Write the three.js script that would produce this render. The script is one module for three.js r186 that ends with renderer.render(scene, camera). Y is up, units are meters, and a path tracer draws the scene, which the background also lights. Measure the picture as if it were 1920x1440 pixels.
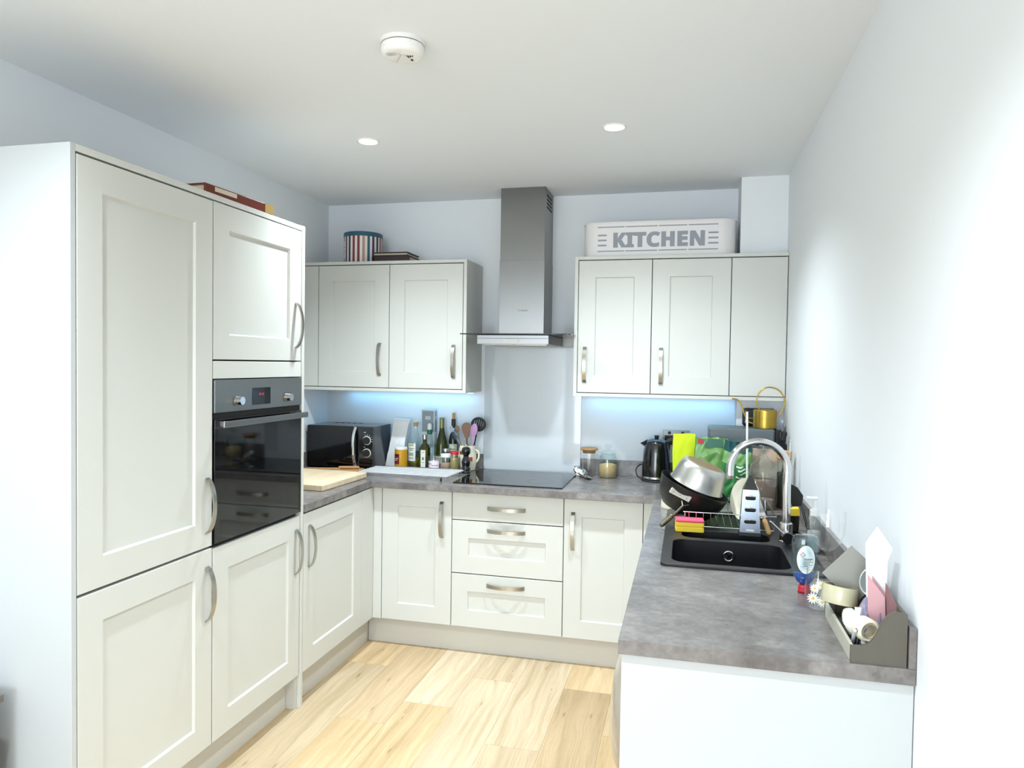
import * as THREE from 'three';
import { RoundedBoxGeometry } from 'three/addons/geometries/RoundedBoxGeometry.js';
import { mergeGeometries, toCreasedNormals } from 'three/addons/utils/BufferGeometryUtils.js';
import { RectAreaLightUniformsLib } from 'three/addons/lights/RectAreaLightUniformsLib.js';
import { FontLoader } from 'three/addons/loaders/FontLoader.js';
import { TextGeometry } from 'three/addons/geometries/TextGeometry.js';

// ---------------------------------------------------------------- camera, sky, daylight, exposure
const scene = new THREE.Scene();
const camera = new THREE.PerspectiveCamera(2 * Math.atan(720 / 1343.17) * 180 / Math.PI, 4 / 3, 0.05, 60);
camera.position.set(2.2431, 1.5483, 4.1844);
camera.rotation.set(-0.0277, 0.24, 0.0145, 'YXZ');
const renderer = new THREE.WebGLRenderer({ antialias: true });
renderer.toneMapping = THREE.LinearToneMapping;
renderer.toneMappingExposure = 0.67;
renderer.shadowMap.enabled = true;
RectAreaLightUniformsLib.init();
scene.background = new THREE.Color(0.62, 0.8, 1.0);
scene.backgroundIntensity = 2.0;
const W = 2.73, H = 2.54, ZN = 9.4;                 // room width, height, and the wall with the garden door
const DAY = [1.365, 1.2, ZN - 0.01, 2.4, 2.3];       // middle and size of the glazed opening
const day = new THREE.RectAreaLight(new THREE.Color(0.84, 0.93, 1.0), 14, DAY[3], DAY[4]);
day.position.set(DAY[0], DAY[1], DAY[2] - 0.02); day.lookAt(DAY[0], DAY[1], 0); scene.add(day);
const SPOT = 16.2, LED = 7.5;

// ---------------------------------------------------------------- helpers
let seed = 20240611;
const rnd = () => { seed = (seed * 1664525 + 1013904223) >>> 0; return seed / 4294967296; };
const rr = (a, b) => a + (b - a) * rnd();
const V3 = (x, y, z) => new THREE.Vector3(x, y, z);
const used = {};
function numbered(n) { if (used[n] === undefined) { used[n] = 0; return n; } used[n]++; return n + '_' + String(used[n]).padStart(3, '0'); }
// things hold their origin; parts are given in room coordinates and moved into the thing's own
function thing(name, label, category, org = [0, 0, 0], group) {
  const o = new THREE.Group(); o.name = numbered(name); o.position.set(...org); o.userData = { label, category };
  if (group) o.userData.group = group;
  o.org = org; scene.add(o); return o;
}
function flat(g) { return g.index ? g.toNonIndexed() : g; }
function merge(list) {
  if (!Array.isArray(list)) return list;
  if (list.length === 1) return list[0];
  const gs = list.map((g) => { const f = flat(g); for (const k of Object.keys(f.attributes)) if (!['position', 'normal', 'uv'].includes(k)) f.deleteAttribute(k); return f; });
  return mergeGeometries(gs);
}
function shadows(m) { m.castShadow = true; m.receiveShadow = true; return m; }
function part(name, geo, mat, parent, label) {
  let g = merge(geo);
  let p = parent; while (p && !p.org) p = p.parent;
  if (p) g = g.clone().translate(-p.org[0], -p.org[1], -p.org[2]);
  const m = shadows(new THREE.Mesh(g, mat)); m.name = name; if (label) m.userData.label = label;
  parent.add(m); return m;
}
function solo(name, geo, mat, label, category, org = [0, 0, 0], group) {   // a thing that is one mesh
  const g = merge(geo).clone().translate(-org[0], -org[1], -org[2]);
  const m = shadows(new THREE.Mesh(g, mat)); m.name = numbered(name); m.position.set(...org); m.org = org;
  m.userData = { label, category }; if (group) m.userData.group = group; scene.add(m); return m;
}
function structure(name, geo, mat, label) {
  const m = shadows(new THREE.Mesh(merge(geo), mat)); m.name = name; m.userData = { kind: 'structure', label, category: name.split('_')[0] }; m.org = [0, 0, 0]; scene.add(m); return m;
}
function bx(x0, x1, y0, y1, z0, z1, r = 0) {
  const w = x1 - x0, h = y1 - y0, d = z1 - z0;
  const g = r ? new RoundedBoxGeometry(w, h, d, 2, Math.min(r, w / 2.01, h / 2.01, d / 2.01)) : new THREE.BoxGeometry(w, h, d);
  return g.translate((x0 + x1) / 2, (y0 + y1) / 2, (z0 + z1) / 2);
}
function cyl(x, y0, y1, z, r0, r1 = r0, seg = 24) { return new THREE.CylinderGeometry(r1, r0, y1 - y0, seg).translate(x, (y0 + y1) / 2, z); }
function rod(a, b, r, seg = 8) {   // a straight bar between two points
  const A = V3(...a), B = V3(...b), d = B.clone().sub(A);
  const g = new THREE.CylinderGeometry(r, r, d.length(), seg);
  g.applyQuaternion(new THREE.Quaternion().setFromUnitVectors(V3(0, 1, 0), d.clone().normalize()));
  return g.translate(...A.add(B).multiplyScalar(0.5).toArray());
}
function tube(pts, r, n = 40, seg = 10, closed = false) { return new THREE.TubeGeometry(new THREE.CatmullRomCurve3(pts.map((p) => V3(...p)), closed), n, r, seg, closed); }
function lathe(prof, x, y, z, seg = 32) { return new THREE.LatheGeometry(prof.map((p) => new THREE.Vector2(Math.max(p[0], 0.0001), p[1])), seg).translate(x, y, z); }
function shell(prof, t) {   // a closed profile of wall thickness t around an outer profile from bottom to rim
  const inner = prof.map(([r, y], i) => [Math.max(r - t, 0), i === 0 ? y + t : y]).reverse();
  return [[0, prof[0][1]], ...prof, ...inner, [0, inner[inner.length - 1][1]]];
}
function rrShape(x0, x1, y0, y1, r) {
  const s = new THREE.Shape();
  s.moveTo(x0 + r, y0); s.lineTo(x1 - r, y0); s.absarc(x1 - r, y0 + r, r, -Math.PI / 2, 0); s.lineTo(x1, y1 - r); s.absarc(x1 - r, y1 - r, r, 0, Math.PI / 2);
  s.lineTo(x0 + r, y1); s.absarc(x0 + r, y1 - r, r, Math.PI / 2, Math.PI); s.lineTo(x0, y0 + r); s.absarc(x0 + r, y0 + r, r, Math.PI, Math.PI * 1.5); return s;
}
// a flat outline in plan (x, z) raised from y0 to y1
function slab(shape, y0, y1, bevel = 0, segs = 8) {
  const g = new THREE.ExtrudeGeometry(shape, { depth: y1 - y0 - 2 * bevel, bevelEnabled: bevel > 0, bevelSize: bevel, bevelThickness: bevel, bevelOffset: -bevel, bevelSegments: 2, curveSegments: segs });
  return g.rotateX(Math.PI / 2).translate(0, y1 - bevel, 0);   // shape y -> room z, extrusion goes down
}
function uvBox(g, s = 1, ou = 0, ov = 0) {   // uv in metres / s, by the way each face points
  const f = flat(g), p = f.attributes.position, n = f.attributes.normal, uv = new Float32Array(p.count * 2);
  for (let i = 0; i < p.count; i++) {
    const ax = Math.abs(n.getX(i)), ay = Math.abs(n.getY(i)), az = Math.abs(n.getZ(i));
    const [a, b] = ay >= ax && ay >= az ? [p.getX(i), p.getZ(i)] : ax >= az ? [p.getZ(i), p.getY(i)] : [p.getX(i), p.getY(i)];
    uv[2 * i] = a / s + ou; uv[2 * i + 1] = b / s + ov;
  }
  f.setAttribute('uv', new THREE.BufferAttribute(uv, 2)); return f;
}
const FACE = { pz: [V3(1, 0, 0), V3(0, 1, 0), V3(0, 0, 1)], px: [V3(0, 0, -1), V3(0, 1, 0), V3(1, 0, 0)], nx: [V3(0, 0, 1), V3(0, 1, 0), V3(-1, 0, 0)] };
function on(dir, o, g) { const [u, v, n] = FACE[dir]; return g.applyMatrix4(new THREE.Matrix4().makeBasis(u, v, n).setPosition(...o)); }

// ---------------------------------------------------------------- noise and textures
function lattice(n, s) { let t = s; const a = new Float32Array(n * n); for (let i = 0; i < n * n; i++) { t = (t * 1664525 + 1013904223) >>> 0; a[i] = t / 4294967296; } return a; }
const LN = 256, LAT = lattice(LN, 77);
function vn(x, y, px = LN, py = LN) {   // value noise, repeats after px, py cells
  const xi = Math.floor(x), yi = Math.floor(y), fx = x - xi, fy = y - yi, sx = fx * fx * (3 - 2 * fx), sy = fy * fy * (3 - 2 * fy);
  const w = (a, m) => ((a % m) + m) % m, at = (i, j) => LAT[w(j, py) * LN + w(i, px)];
  return (at(xi, yi) * (1 - sx) + at(xi + 1, yi) * sx) * (1 - sy) + (at(xi, yi + 1) * (1 - sx) + at(xi + 1, yi + 1) * sx) * sy;
}
function dataTex(w, h, fn, srgb = true) {
  const d = new Uint8Array(w * h * 4);
  for (let j = 0; j < h; j++) for (let i = 0; i < w; i++) { const c = fn(i / w, j / h), k = 4 * (j * w + i); for (let q = 0; q < 3; q++) d[k + q] = Math.max(0, Math.min(255, c[q])); d[k + 3] = 255; }
  const t = new THREE.DataTexture(d, w, h); t.wrapS = t.wrapT = THREE.RepeatWrapping; t.magFilter = THREE.LinearFilter; t.minFilter = THREE.LinearMipmapLinearFilter; t.generateMipmaps = true;
  if (srgb) t.colorSpace = THREE.SRGBColorSpace; t.needsUpdate = true; return t;
}
function canvasTex(w, h, draw) { const c = document.createElement('canvas'); c.width = w; c.height = h; draw(c.getContext('2d'), w, h); const t = new THREE.CanvasTexture(c); t.colorSpace = THREE.SRGBColorSpace; t.magFilter = THREE.LinearFilter; return t; }
// oak: four boards side by side, 0.912 m across and 1.22 m long
const knots = []; for (let b = 0; b < 4; b++) for (let k = 0; k < 3; k++) knots.push([b, rr(0.15, 0.85), rr(0.1, 0.9), rr(0.5, 1.2)]);
const oakTex = dataTex(1024, 1024, (u, v) => {
  const b = Math.floor(u * 4), x = u * 4 - b, off = b * 37.3;
  let wob = (vn(x * 3 + off, v * 5, 256, 5) - 0.5) * 0.16 + (vn(x * 9 + off, v * 14, 256, 14) - 0.5) * 0.03;
  let dark = 0;
  for (const [kb, kx, kv, ks] of knots) if (kb === b) { const dx = (x - kx) * 0.228, dv = (v - kv) * 1.22, d = Math.hypot(dx * 2.2, dv * 0.5) / ks; wob += 0.05 * Math.exp(-d * d / 0.0011) * Math.sign(dx || 1); dark += 34 * Math.exp(-d * d / 0.00012) + 16 * Math.exp(-Math.pow(dx / (0.0018 * ks), 2) - Math.pow(dv / (0.045 * ks), 2)); }
  const xx = x + wob;
  const cath = vn(xx * 11 + off, v * 2, 256, 2), fine = vn(xx * 55 + off, v * 9, 256, 9), pore = vn(xx * 120 + off, v * 34, 256, 34), big = vn(x * 1.6 + off, v * 3, 256, 3);
  const m = (cath - 0.5) * 26 + (fine - 0.5) * 15 + (pore - 0.5) * 9 + (big - 0.5) * 22 - dark - (pore > 0.86 ? 8 : 0) + [3, -5, 7, -2][b];
  return [209 + m, 187 + m * 1.02, 155 + m * 1.08];
});
const stoneTex = dataTex(1024, 1024, (u, v) => {
  const a = vn(u * 6, v * 6, 6, 6), b = vn(u * 17 + 5, v * 17, 17, 17), c = vn(u * 48, v * 48 + 3, 48, 48), d = vn(u * 128 + 9, v * 128, 128, 128), s = vn(u * 9 + b * 0.9, v * 26, 9, 26);
  const m = (a - 0.5) * 22 + (b - 0.5) * 20 + (c - 0.5) * 16 + (d - 0.5) * 12 + (s > 0.72 ? 10 : 0);
  return [119 + m, 114 + m, 112 + m * 0.98];
});
const brushTex = dataTex(512, 512, (u, v) => { const m = 150 + (vn(u * 250, v * 3, 250, 3) - 0.5) * 90 + (vn(u * 90, v * 2 + 7, 90, 2) - 0.5) * 50; return [m, m, m]; }, false);
const plasterTex = dataTex(512, 512, (u, v) => { const m = 128 + (vn(u * 128, v * 128, 128, 128) - 0.5) * 70 + (vn(u * 60, v * 60, 60, 60) - 0.5) * 60; return [m, m, m]; }, false);
const paintGrain = dataTex(512, 512, (u, v) => { const m = 128 + (vn(u * 160, v * 14, 160, 14) - 0.5) * 110; return [m, m, m]; }, false);
const boardTex = dataTex(512, 512, (u, v) => { const s = Math.floor(u * 6), m = (vn(u * 40, v * 3, 40, 3) - 0.5) * 22 + (vn(u * 140, v * 12, 140, 12) - 0.5) * 8 + [1, -3, 2, -1, 3, -2][s]; return [226 + m * 0.6, 204 + m * 0.7, 172 + m * 0.8]; });

// ---------------------------------------------------------------- materials
const S = (c, r = 0.5, o = {}) => new THREE.MeshStandardMaterial({ color: c, roughness: r, ...o });
const P = (c, r, o = {}) => new THREE.MeshPhysicalMaterial({ color: c, roughness: r, ...o });
const plaster = (c) => S(c, 0.85, { bumpMap: plasterTex, bumpScale: 0.0004 });
const M = {
  wall: plaster('#edf1f5'), ceiling: plaster('#eff3f7'), cab: S('#d4d5d0', 0.42, { bumpMap: paintGrain, bumpScale: 0.00012 }), plinth: S('#cfccc4', 0.45), white: S('#ecebe8', 0.4),
  endPanel: S('#c3c7c9', 0.35), dark: S('#1c1b1a', 0.7), carcass: S('#35322f', 0.7), grout: S('#a88f6c', 0.8),
  worktop: S('#ffffff', 0.26, { map: stoneTex }), oak: [0, 1, 2].map((k) => S(['#ffffff', '#f3ece2', '#fff6e6'][k], 0.42, { map: oakTex })),
  steel: P('#8e8e8d', 0.3, { metalness: 1, anisotropy: 0.8 }), chrome: S('#dcdcdc', 0.12, { metalness: 1 }), nickel: S('#b5b1a8', 0.3, { metalness: 1 }),
  blackGlass: P('#050506', 0.04, { ior: 1.52 }), blackGloss: P('#0b0b0d', 0.12, { clearcoat: 0.6, clearcoatRoughness: 0.05 }), blackMat: S('#141415', 0.55), sink: S('#17181b', 0.4), blackPan: S('#151412', 0.32),
  splash: P('#c6ced4', 0.12, { clearcoat: 1, clearcoatRoughness: 0.03 }), darkGlass: P('#3c4648', 0.03, { transmission: 0.75, thickness: 0 }),
  glass: P('#ffffff', 0.02, { transmission: 1, thickness: 0, ior: 1.45 }), paleGlass: P('#f8fcfc', 0.03, { transmission: 1, thickness: 0, ior: 1.45 }), greenGlass: P('#6f7a1e', 0.04, { transmission: 0.85, thickness: 0 }), darkGreenGlass: P('#1f3327', 0.05, { transmission: 0.5, thickness: 0 }), oliveGlass: P('#4a4a16', 0.05, { transmission: 0.6, thickness: 0 }),
  cork: S('#c49a67', 0.8), wood: S('#b98d5f', 0.6), woodDark: S('#8d6f58', 0.6), beech: S('#ffffff', 0.5, { map: boardTex }), paper: S('#eef0f2', 0.7), cream: S('#ece6cd', 0.5), brass: S('#b99a45', 0.28, { metalness: 1 }),
  yellow: S('#f0cf3e', 0.8), pink: S('#e8526f', 0.85), pinkPlastic: S('#c99ac8', 0.4), red: S('#c3242f', 0.4), lime: S('#c3d600', 0.6), alu: S('#c4c2bd', 0.34, { metalness: 1 }), rice: S('#cfae7c', 0.9), slate: S('#5d666a', 0.4), taupe: S('#6b6660', 0.6),
};
const label = (w, h, draw, r = 0.55) => S('#ffffff', r, { map: canvasTex(w, h, draw) });

// ---------------------------------------------------------------- the room
{
  structure('wall_back', bx(-0.2, W + 0.2, -0.12, H + 0.2, -0.2, 0), M.wall, 'pale grey painted wall behind the hood and wall cabinets');
  structure('wall_left', bx(-0.2, 0, -0.12, H + 0.2, 0, ZN + 0.2), M.wall, 'pale grey painted wall above the tall cabinets');
  structure('wall_right', bx(W, W + 0.2, -0.12, H + 0.2, 0, ZN + 0.2), M.wall, 'bare white painted wall beside the sink worktop');
  structure('ceiling', bx(0, W, H, H + 0.2, 0, ZN), M.ceiling, 'plain white ceiling with recessed downlights');
  const a = DAY[0] - DAY[3] / 2, b = DAY[0] + DAY[3] / 2, c = DAY[1] - DAY[4] / 2, d = DAY[1] + DAY[4] / 2;
  structure('wall_near', [bx(0, a, 0, H, ZN, ZN + 0.2), bx(b, W, 0, H, ZN, ZN + 0.2), bx(a, b, d, H, ZN, ZN + 0.2), bx(a, b, -0.12, c, ZN, ZN + 0.2)], M.wall, 'wall around the glazed garden door facing the kitchen');
  const w = structure('window_1', [bx(a, a + 0.07, c, d, ZN + 0.06, ZN + 0.14), bx(b - 0.07, b, c, d, ZN + 0.06, ZN + 0.14), bx(a + 0.07, b - 0.07, d - 0.07, d, ZN + 0.06, ZN + 0.14), bx(a + 0.07, b - 0.07, c, c + 0.09, ZN + 0.06, ZN + 0.14), bx((a + b) / 2 - 0.05, (a + b) / 2 + 0.05, c + 0.09, d - 0.07, ZN + 0.06, ZN + 0.14)], M.white, 'white framed glazed garden door');
  part('pane', bx(a + 0.07, (a + b) / 2 - 0.05, c + 0.09, d - 0.07, ZN + 0.095, ZN + 0.1), M.glass, w); part('pane', bx((a + b) / 2 + 0.05, b - 0.07, c + 0.09, d - 0.07, ZN + 0.095, ZN + 0.1), M.glass, w);
  structure('trim_1', bx(2.4974, W, 0, H, 0, 0.2464), M.wall, 'boxed-in pipe column in the corner beside the wall cabinet');
  // oak boards, 228 mm wide, seams where the photograph shows them
  const fl = structure('floor', bx(-0.05, W + 0.05, -0.12, -0.0062, 0, ZN), M.grout, 'light oak plank floor');
  const ends = { 3: 0.82, 4: 1.37, 5: 1.155, 6: 0.835, 7: 1.41, 8: 0.83, 9: 1.22 };
  for (let k = 0; k < 13; k++) {
    const x0 = Math.max(0, 1.47 + (k - 7) * 0.228 + 0.0004), x1 = Math.min(W, 1.47 + (k - 6) * 0.228 - 0.0004); if (x1 - x0 < 0.02) continue;
    let z = (ends[k] ?? 0.3 + ((k * 0.43) % 1.2)) - 1.22; while (z > 0.02) z -= 1.22;
    for (; z < ZN; z += 1.22) {
      const z0 = Math.max(0.3, z + 0.0004), z1 = Math.min(ZN, z + 1.22 - 0.0004); if (z1 - z0 < 0.03) continue;
      const g = bx(x0, x1, -0.006, 0, z0, z1).toNonIndexed(), p = g.attributes.position, uv = g.attributes.uv, slot = Math.floor(rnd() * 4), flip = rnd() < 0.5, ov = rnd();
      for (let i = 0; i < p.count; i++) { const s = Math.min(0.995, Math.max(0.005, (p.getX(i) - x0) / 0.228)); uv.setXY(i, (slot + (flip ? 1 - s : s)) / 4, (flip ? -1 : 1) * p.getZ(i) / 1.22 + ov); }
      part('plank', g, M.oak[Math.floor(rnd() * 3)], fl);
    }
  }
}

// ---------------------------------------------------------------- cabinet doors and handles
function ringGeo(rings) {   // rings of 4 corners [x0, x1, y0, y1, n] joined by flat strips
  const pos = [], q = (r) => [[r[0], r[2], r[4]], [r[1], r[2], r[4]], [r[1], r[3], r[4]], [r[0], r[3], r[4]]];
  for (let i = 0; i + 1 < rings.length; i++) { const A = q(rings[i]), B = q(rings[i + 1]); for (let k = 0; k < 4; k++) { const l = (k + 1) % 4; pos.push(...A[k], ...A[l], ...B[l], ...A[k], ...B[l], ...B[k]); } }
  const g = new THREE.BufferGeometry(); g.setAttribute('position', new THREE.Float32BufferAttribute(pos, 3)); g.computeVertexNormals(); return uvBox(g, 0.5);
}
function strap(L) {   // a bowed strip handle lying along y
  const n = 22, prof = (s) => 0.031 * Math.pow(Math.max(0, 1 - s * s), 0.62), pos = [];
  const sec = [];
  for (let i = 0; i <= n; i++) {
    const s = -1 + 2 * i / n, y = s * L / 2, h = prof(s), s2 = Math.min(1, s + 0.04), s1 = Math.max(-1, s - 0.04), t = new THREE.Vector2((s2 - s1) * L / 2, prof(s2) - prof(s1)).normalize();
    const w = 0.0085 + 0.0015 * Math.abs(s), th = 0.0055;
    sec.push([[-w, y - t.y * th, h + t.x * th * 0.9], [w, y - t.y * th, h + t.x * th * 0.9], [w, y, Math.max(0, h)], [-w, y, Math.max(0, h)]]);
  }
  for (let i = 0; i < n; i++) for (let k = 0; k < 4; k++) { const l = (k + 1) % 4, A = sec[i], B = sec[i + 1]; pos.push(...A[k], ...A[l], ...B[l], ...A[k], ...B[l], ...B[k]); }
  for (const c of [sec[0], sec[n].slice().reverse()]) pos.push(...c[3], ...c[2], ...c[1], ...c[3], ...c[1], ...c[0]);
  const g = new THREE.BufferGeometry(); g.setAttribute('position', new THREE.Float32BufferAttribute(pos, 3)); g.computeVertexNormals();
  const c = toCreasedNormals(g, 0.6); c.setAttribute('uv', new THREE.Float32BufferAttribute(new Float32Array(c.attributes.position.count * 2), 2)); return c;
}
// o = lower left corner of the door's front face; hd = [u, v, length, lying]
function door(t, dir, o, w, h, hd, name = 'door', plain = false, st = 0.09) {
  const T = 0.02, c = 0.0015, g = 0.0019;
  const R = (i, n) => [i + g, w - i - g, i + g, h - i - g, n];
  let d;
  if (plain) d = part(name, on(dir, o, ringGeo([[w / 2, w / 2, h / 2, h / 2, -T], R(0, -T), R(0, -c), R(c, 0), [w / 2, w / 2, h / 2, h / 2, 0]])), M.cab, t);
  else {
    d = part(name, on(dir, o, ringGeo([R(0, -T), R(0, -c), R(c, 0), R(st, 0), R(st + 0.005, -0.0085)])), M.cab, t);
    part('panel', on(dir, o, uvBox(bx(st + 0.004, w - st - 0.004, st + 0.004, h - st - 0.004, -0.016, -0.0085), 0.5)), M.cab, d);
  }
  if (hd) {
    const s = strap(hd[2]); if (hd[3]) s.rotateZ(-Math.PI / 2); s.translate(hd[0], hd[1], 0.0002);
    part('handle', on(dir, o, s), M.nickel, d, 'brushed nickel bow handle');
  }
  return d;
}

// ---------------------------------------------------------------- tall cabinets on the left
const xT = 0.59, HT = 2.14;
{
  const t = thing('tall_cabinet', 'cream tall fridge cabinet with two shaker doors and white end panel', 'cabinet', [0.3, 0, 2.25]);
  part('end_panel', bx(0, xT, 0, HT, 2.5366, 2.5546, 0.0015), M.endPanel, t, 'wide white side panel');
  part('top_panel', bx(0.002, xT, HT - 0.02, HT, 1.9436, 2.5362, 0.001), M.cab, t);
  part('carcass', bx(0.005, xT - 0.024, 0.15, HT - 0.022, 1.9436, 2.536), M.carcass, t);
  door(t, 'px', [xT, 0.877, 2.5346], 0.59, 1.239, [0.559, 0.151, 0.19]);
  door(t, 'px', [xT, 0.15, 2.5346], 0.59, 0.722, [0.559, 0.561, 0.19]);
  const u = thing('tall_cabinet', 'cream tall cabinet housing the black oven', 'cabinet', [0.3, 0, 1.63]);
  part('end_panel', bx(0, xT + 0.004, 0, HT, 1.32, 1.34, 0.0015), M.cab, u);
  part('top_panel', bx(0.002, xT, HT - 0.02, HT, 1.3402, 1.9434, 0.001), M.cab, u);
  part('carcass', [bx(0.005, xT - 0.024, 0.15, 0.872, 1.3402, 1.9434), bx(0.005, xT - 0.024, 1.485, HT - 0.022, 1.3402, 1.9434), bx(0.005, 0.05, 0.872, 1.485, 1.3402, 1.9434)], M.carcass, u);
  door(u, 'px', [xT, 1.548, 1.9422], 0.6, 0.569, [0.556, 0.155, 0.19]);
  part('rail', bx(xT - 0.02, xT, 1.48, 1.544, 1.342, 1.9418, 0.0015), M.cab, u);
  door(u, 'px', [xT, 0.15, 1.9422], 0.6, 0.716, [0.566, 0.561, 0.19]);
  part('base_foot', bx(0.4, xT - 0.012, 0.0005, 0.15, 1.3405, 1.36), M.plinth, u);
}
// ---------------------------------------------------------------- oven
{
  const t = thing('built_in_oven', 'black glass built-in oven with steel control panel', 'oven', [0.35, 0.875, 1.642]), z0 = 1.3455, z1 = 1.939, x = 0.593;
  part('body', bx(0.06, x - 0.03, 0.876, 1.478, z0 + 0.006, z1 - 0.006), M.dark, t);
  part('control_panel', bx(x - 0.026, x + 0.002, 1.356, 1.476, z0, z1, 0.002), M.steel, t, 'brushed steel panel');
  const disp = part('display', bx(x + 0.002, x + 0.0032, 1.374, 1.441, 1.587, 1.712, 0.0005), M.blackGlass, t);
  const dg = label(64, 32, (c, w, h) => { c.fillStyle = '#14060a'; c.fillRect(0, 0, w, h); c.fillStyle = '#ff5a7a'; c.font = 'bold 22px monospace'; c.textAlign = 'center'; c.fillText('17:11', w / 2, 24); });
  dg.emissive = new THREE.Color('#ffffff'); dg.emissiveMap = dg.map; dg.emissiveIntensity = 0.8;
  part('display_digits', new THREE.PlaneGeometry(0.036, 0.018).rotateY(Math.PI / 2).translate(x + 0.0036, 1.415, 1.652), dg, disp, 'glowing red clock digits');
  for (const kz of [1.813, 1.471]) {
    const k = part('knob', new THREE.CylinderGeometry(0.0155, 0.018, 0.028, 28).rotateZ(-Math.PI / 2).translate(x + 0.016, 1.396, kz), M.chrome, t);
    part('knob_collar', new THREE.CylinderGeometry(0.021, 0.021, 0.003, 28).rotateZ(-Math.PI / 2).translate(x + 0.0035, 1.396, kz), M.steel, k);
  }
  part('vent_gap', bx(x - 0.028, x - 0.006, 1.334, 1.355, z0 + 0.002, z1 - 0.002), M.dark, t);
  const d = part('oven_door', bx(x - 0.026, x + 0.002, 0.882, 1.333, z0, z1, 0.002), M.blackGlass, t, 'glossy black glass door');
  part('door_top_strip', bx(x - 0.012, x + 0.0025, 1.3, 1.3335, z0 + 0.001, z1 - 0.001, 0.001), M.blackGloss, d);
  part('handle', [bx(x + 0.028, x + 0.04, 1.303, 1.327, z0 + 0.004, z1 - 0.004, 0.004), bx(x, x + 0.03, 1.305, 1.325, z0 + 0.03, z0 + 0.05, 0.002), bx(x, x + 0.03, 1.305, 1.325, z1 - 0.05, z1 - 0.03, 0.002)], M.steel, d, 'flat steel bar handle');
}
// ---------------------------------------------------------------- base cabinets
const zB = 0.5845, xL = 0.5944, yB = 0.15, yD = 0.868;
{
  const a = thing('base_cabinet', 'cream base cabinet under the chopping boards beside the oven', 'cabinet', [0.3, 0, 0.95]);
  part('carcass', bx(0.005, xL - 0.022, yB, 0.873, 0.72, 1.318), M.carcass, a);
  part('corner_post', bx(xL - 0.02, xL, yB, yD, zB - 0.0005, 0.728, 0.001), M.cab, a);
  door(a, 'px', [xL, yB, 1.3185], 0.59, yD - yB, [0.05, 0.561, 0.186]);
  const b = thing('base_cabinet', 'cream base cabinet door in the back corner left of the drawers', 'cabinet', [0.82, 0, 0.3]);
  part('carcass', bx(0.62, 1.043, yB, 0.873, 0.01, zB - 0.022), M.carcass, b);
  part('corner_post', bx(xL + 0.0005, 0.643, yB, yD, zB - 0.02, zB, 0.001), M.cab, b);
  door(b, 'pz', [0.6444, yB, zB], 0.4, yD - yB, [0.344, 0.564, 0.186]);
  const c = thing('drawer_cabinet', 'cream three-drawer cabinet under the hob', 'cabinet', [1.3444, 0, 0.3]);
  part('carcass', bx(1.0445, 1.6443, yB, 0.873, 0.01, zB - 0.022), M.carcass, c);
  door(c, 'pz', [1.0444, 0.721, zB], 0.6, yD - 0.721, [0.297, 0.07, 0.196, 1], 'drawer', true);
  door(c, 'pz', [1.0444, 0.4375, zB], 0.6, 0.282, [0.297, 0.236, 0.196, 1], 'drawer');
  door(c, 'pz', [1.0444, yB, zB], 0.6, 0.286, [0.297, 0.234, 0.196, 1], 'drawer');
  const d = thing('base_cabinet', 'cream base cabinet door right of the drawers', 'cabinet', [1.84, 0, 0.3]);
  part('carcass', bx(1.6445, 2.0445, yB, 0.873, 0.01, zB - 0.022), M.carcass, d);
  door(d, 'pz', [1.6444, yB, zB], 0.4, yD - yB, [0.049, 0.552, 0.186]);
  part('corner_post', bx(2.0459, 2.13, yB, yD, zB - 0.02, zB, 0.001), M.cab, d);
  const e = thing('sink_cabinet', 'cream cabinet under the black sink with shaker doors', 'cabinet', [2.42, 0, 1.25]);
  part('carcass', bx(2.155, 2.7, yB, 0.7, zB + 0.05, 1.85), M.carcass, e);
  part('corner_post', bx(2.13, 2.15, yB, yD, zB + 0.002, 0.68, 0.001), M.cab, e);
  door(e, 'nx', [2.13, yB, 0.682], 0.584, yD - yB, [0.534, 0.56, 0.186]);
  door(e, 'nx', [2.13, yB, 1.268], 0.584, yD - yB, [0.05, 0.56, 0.186]);
  solo('end_panel', bx(2.106, 2.728, 0, 0.873, 2.486, 2.506, 0.0015), M.endPanel, 'white end panel closing the worktop run beside the washing machine', 'panel', [2.42, 0, 2.496]);
  const PL = [['plinth along the floor under the tall cabinets', [bx(0.52, 0.536, 0, 0.148, 1.361, 2.536)]], ['plinth along the floor under the base cabinet beside the oven', [bx(0.528, 0.544, 0, 0.148, 0.53, 1.319)]], ['long plinth along the floor under the drawers', [bx(0.545, 2.19, 0, 0.148, 0.511, 0.527)]]];
  for (const [l, g] of PL) solo('plinth', g, M.plinth, 'cream ' + l, 'plinth');
  solo('plinth', bx(2.19, 2.206, 0, 0.148, 0.53, 1.86), M.plinth, 'cream plinth under the sink cabinet', 'plinth');
  solo('plinth_vent', [bx(0.5363, 0.541, 0.128, 0.147, 1.5, 1.92, 0.002)], S('#55586a', 0.5), 'dark grey vent strip at the plinth top under the oven cabinet', 'vent', [0.538, 0.128, 1.71]);
}
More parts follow.
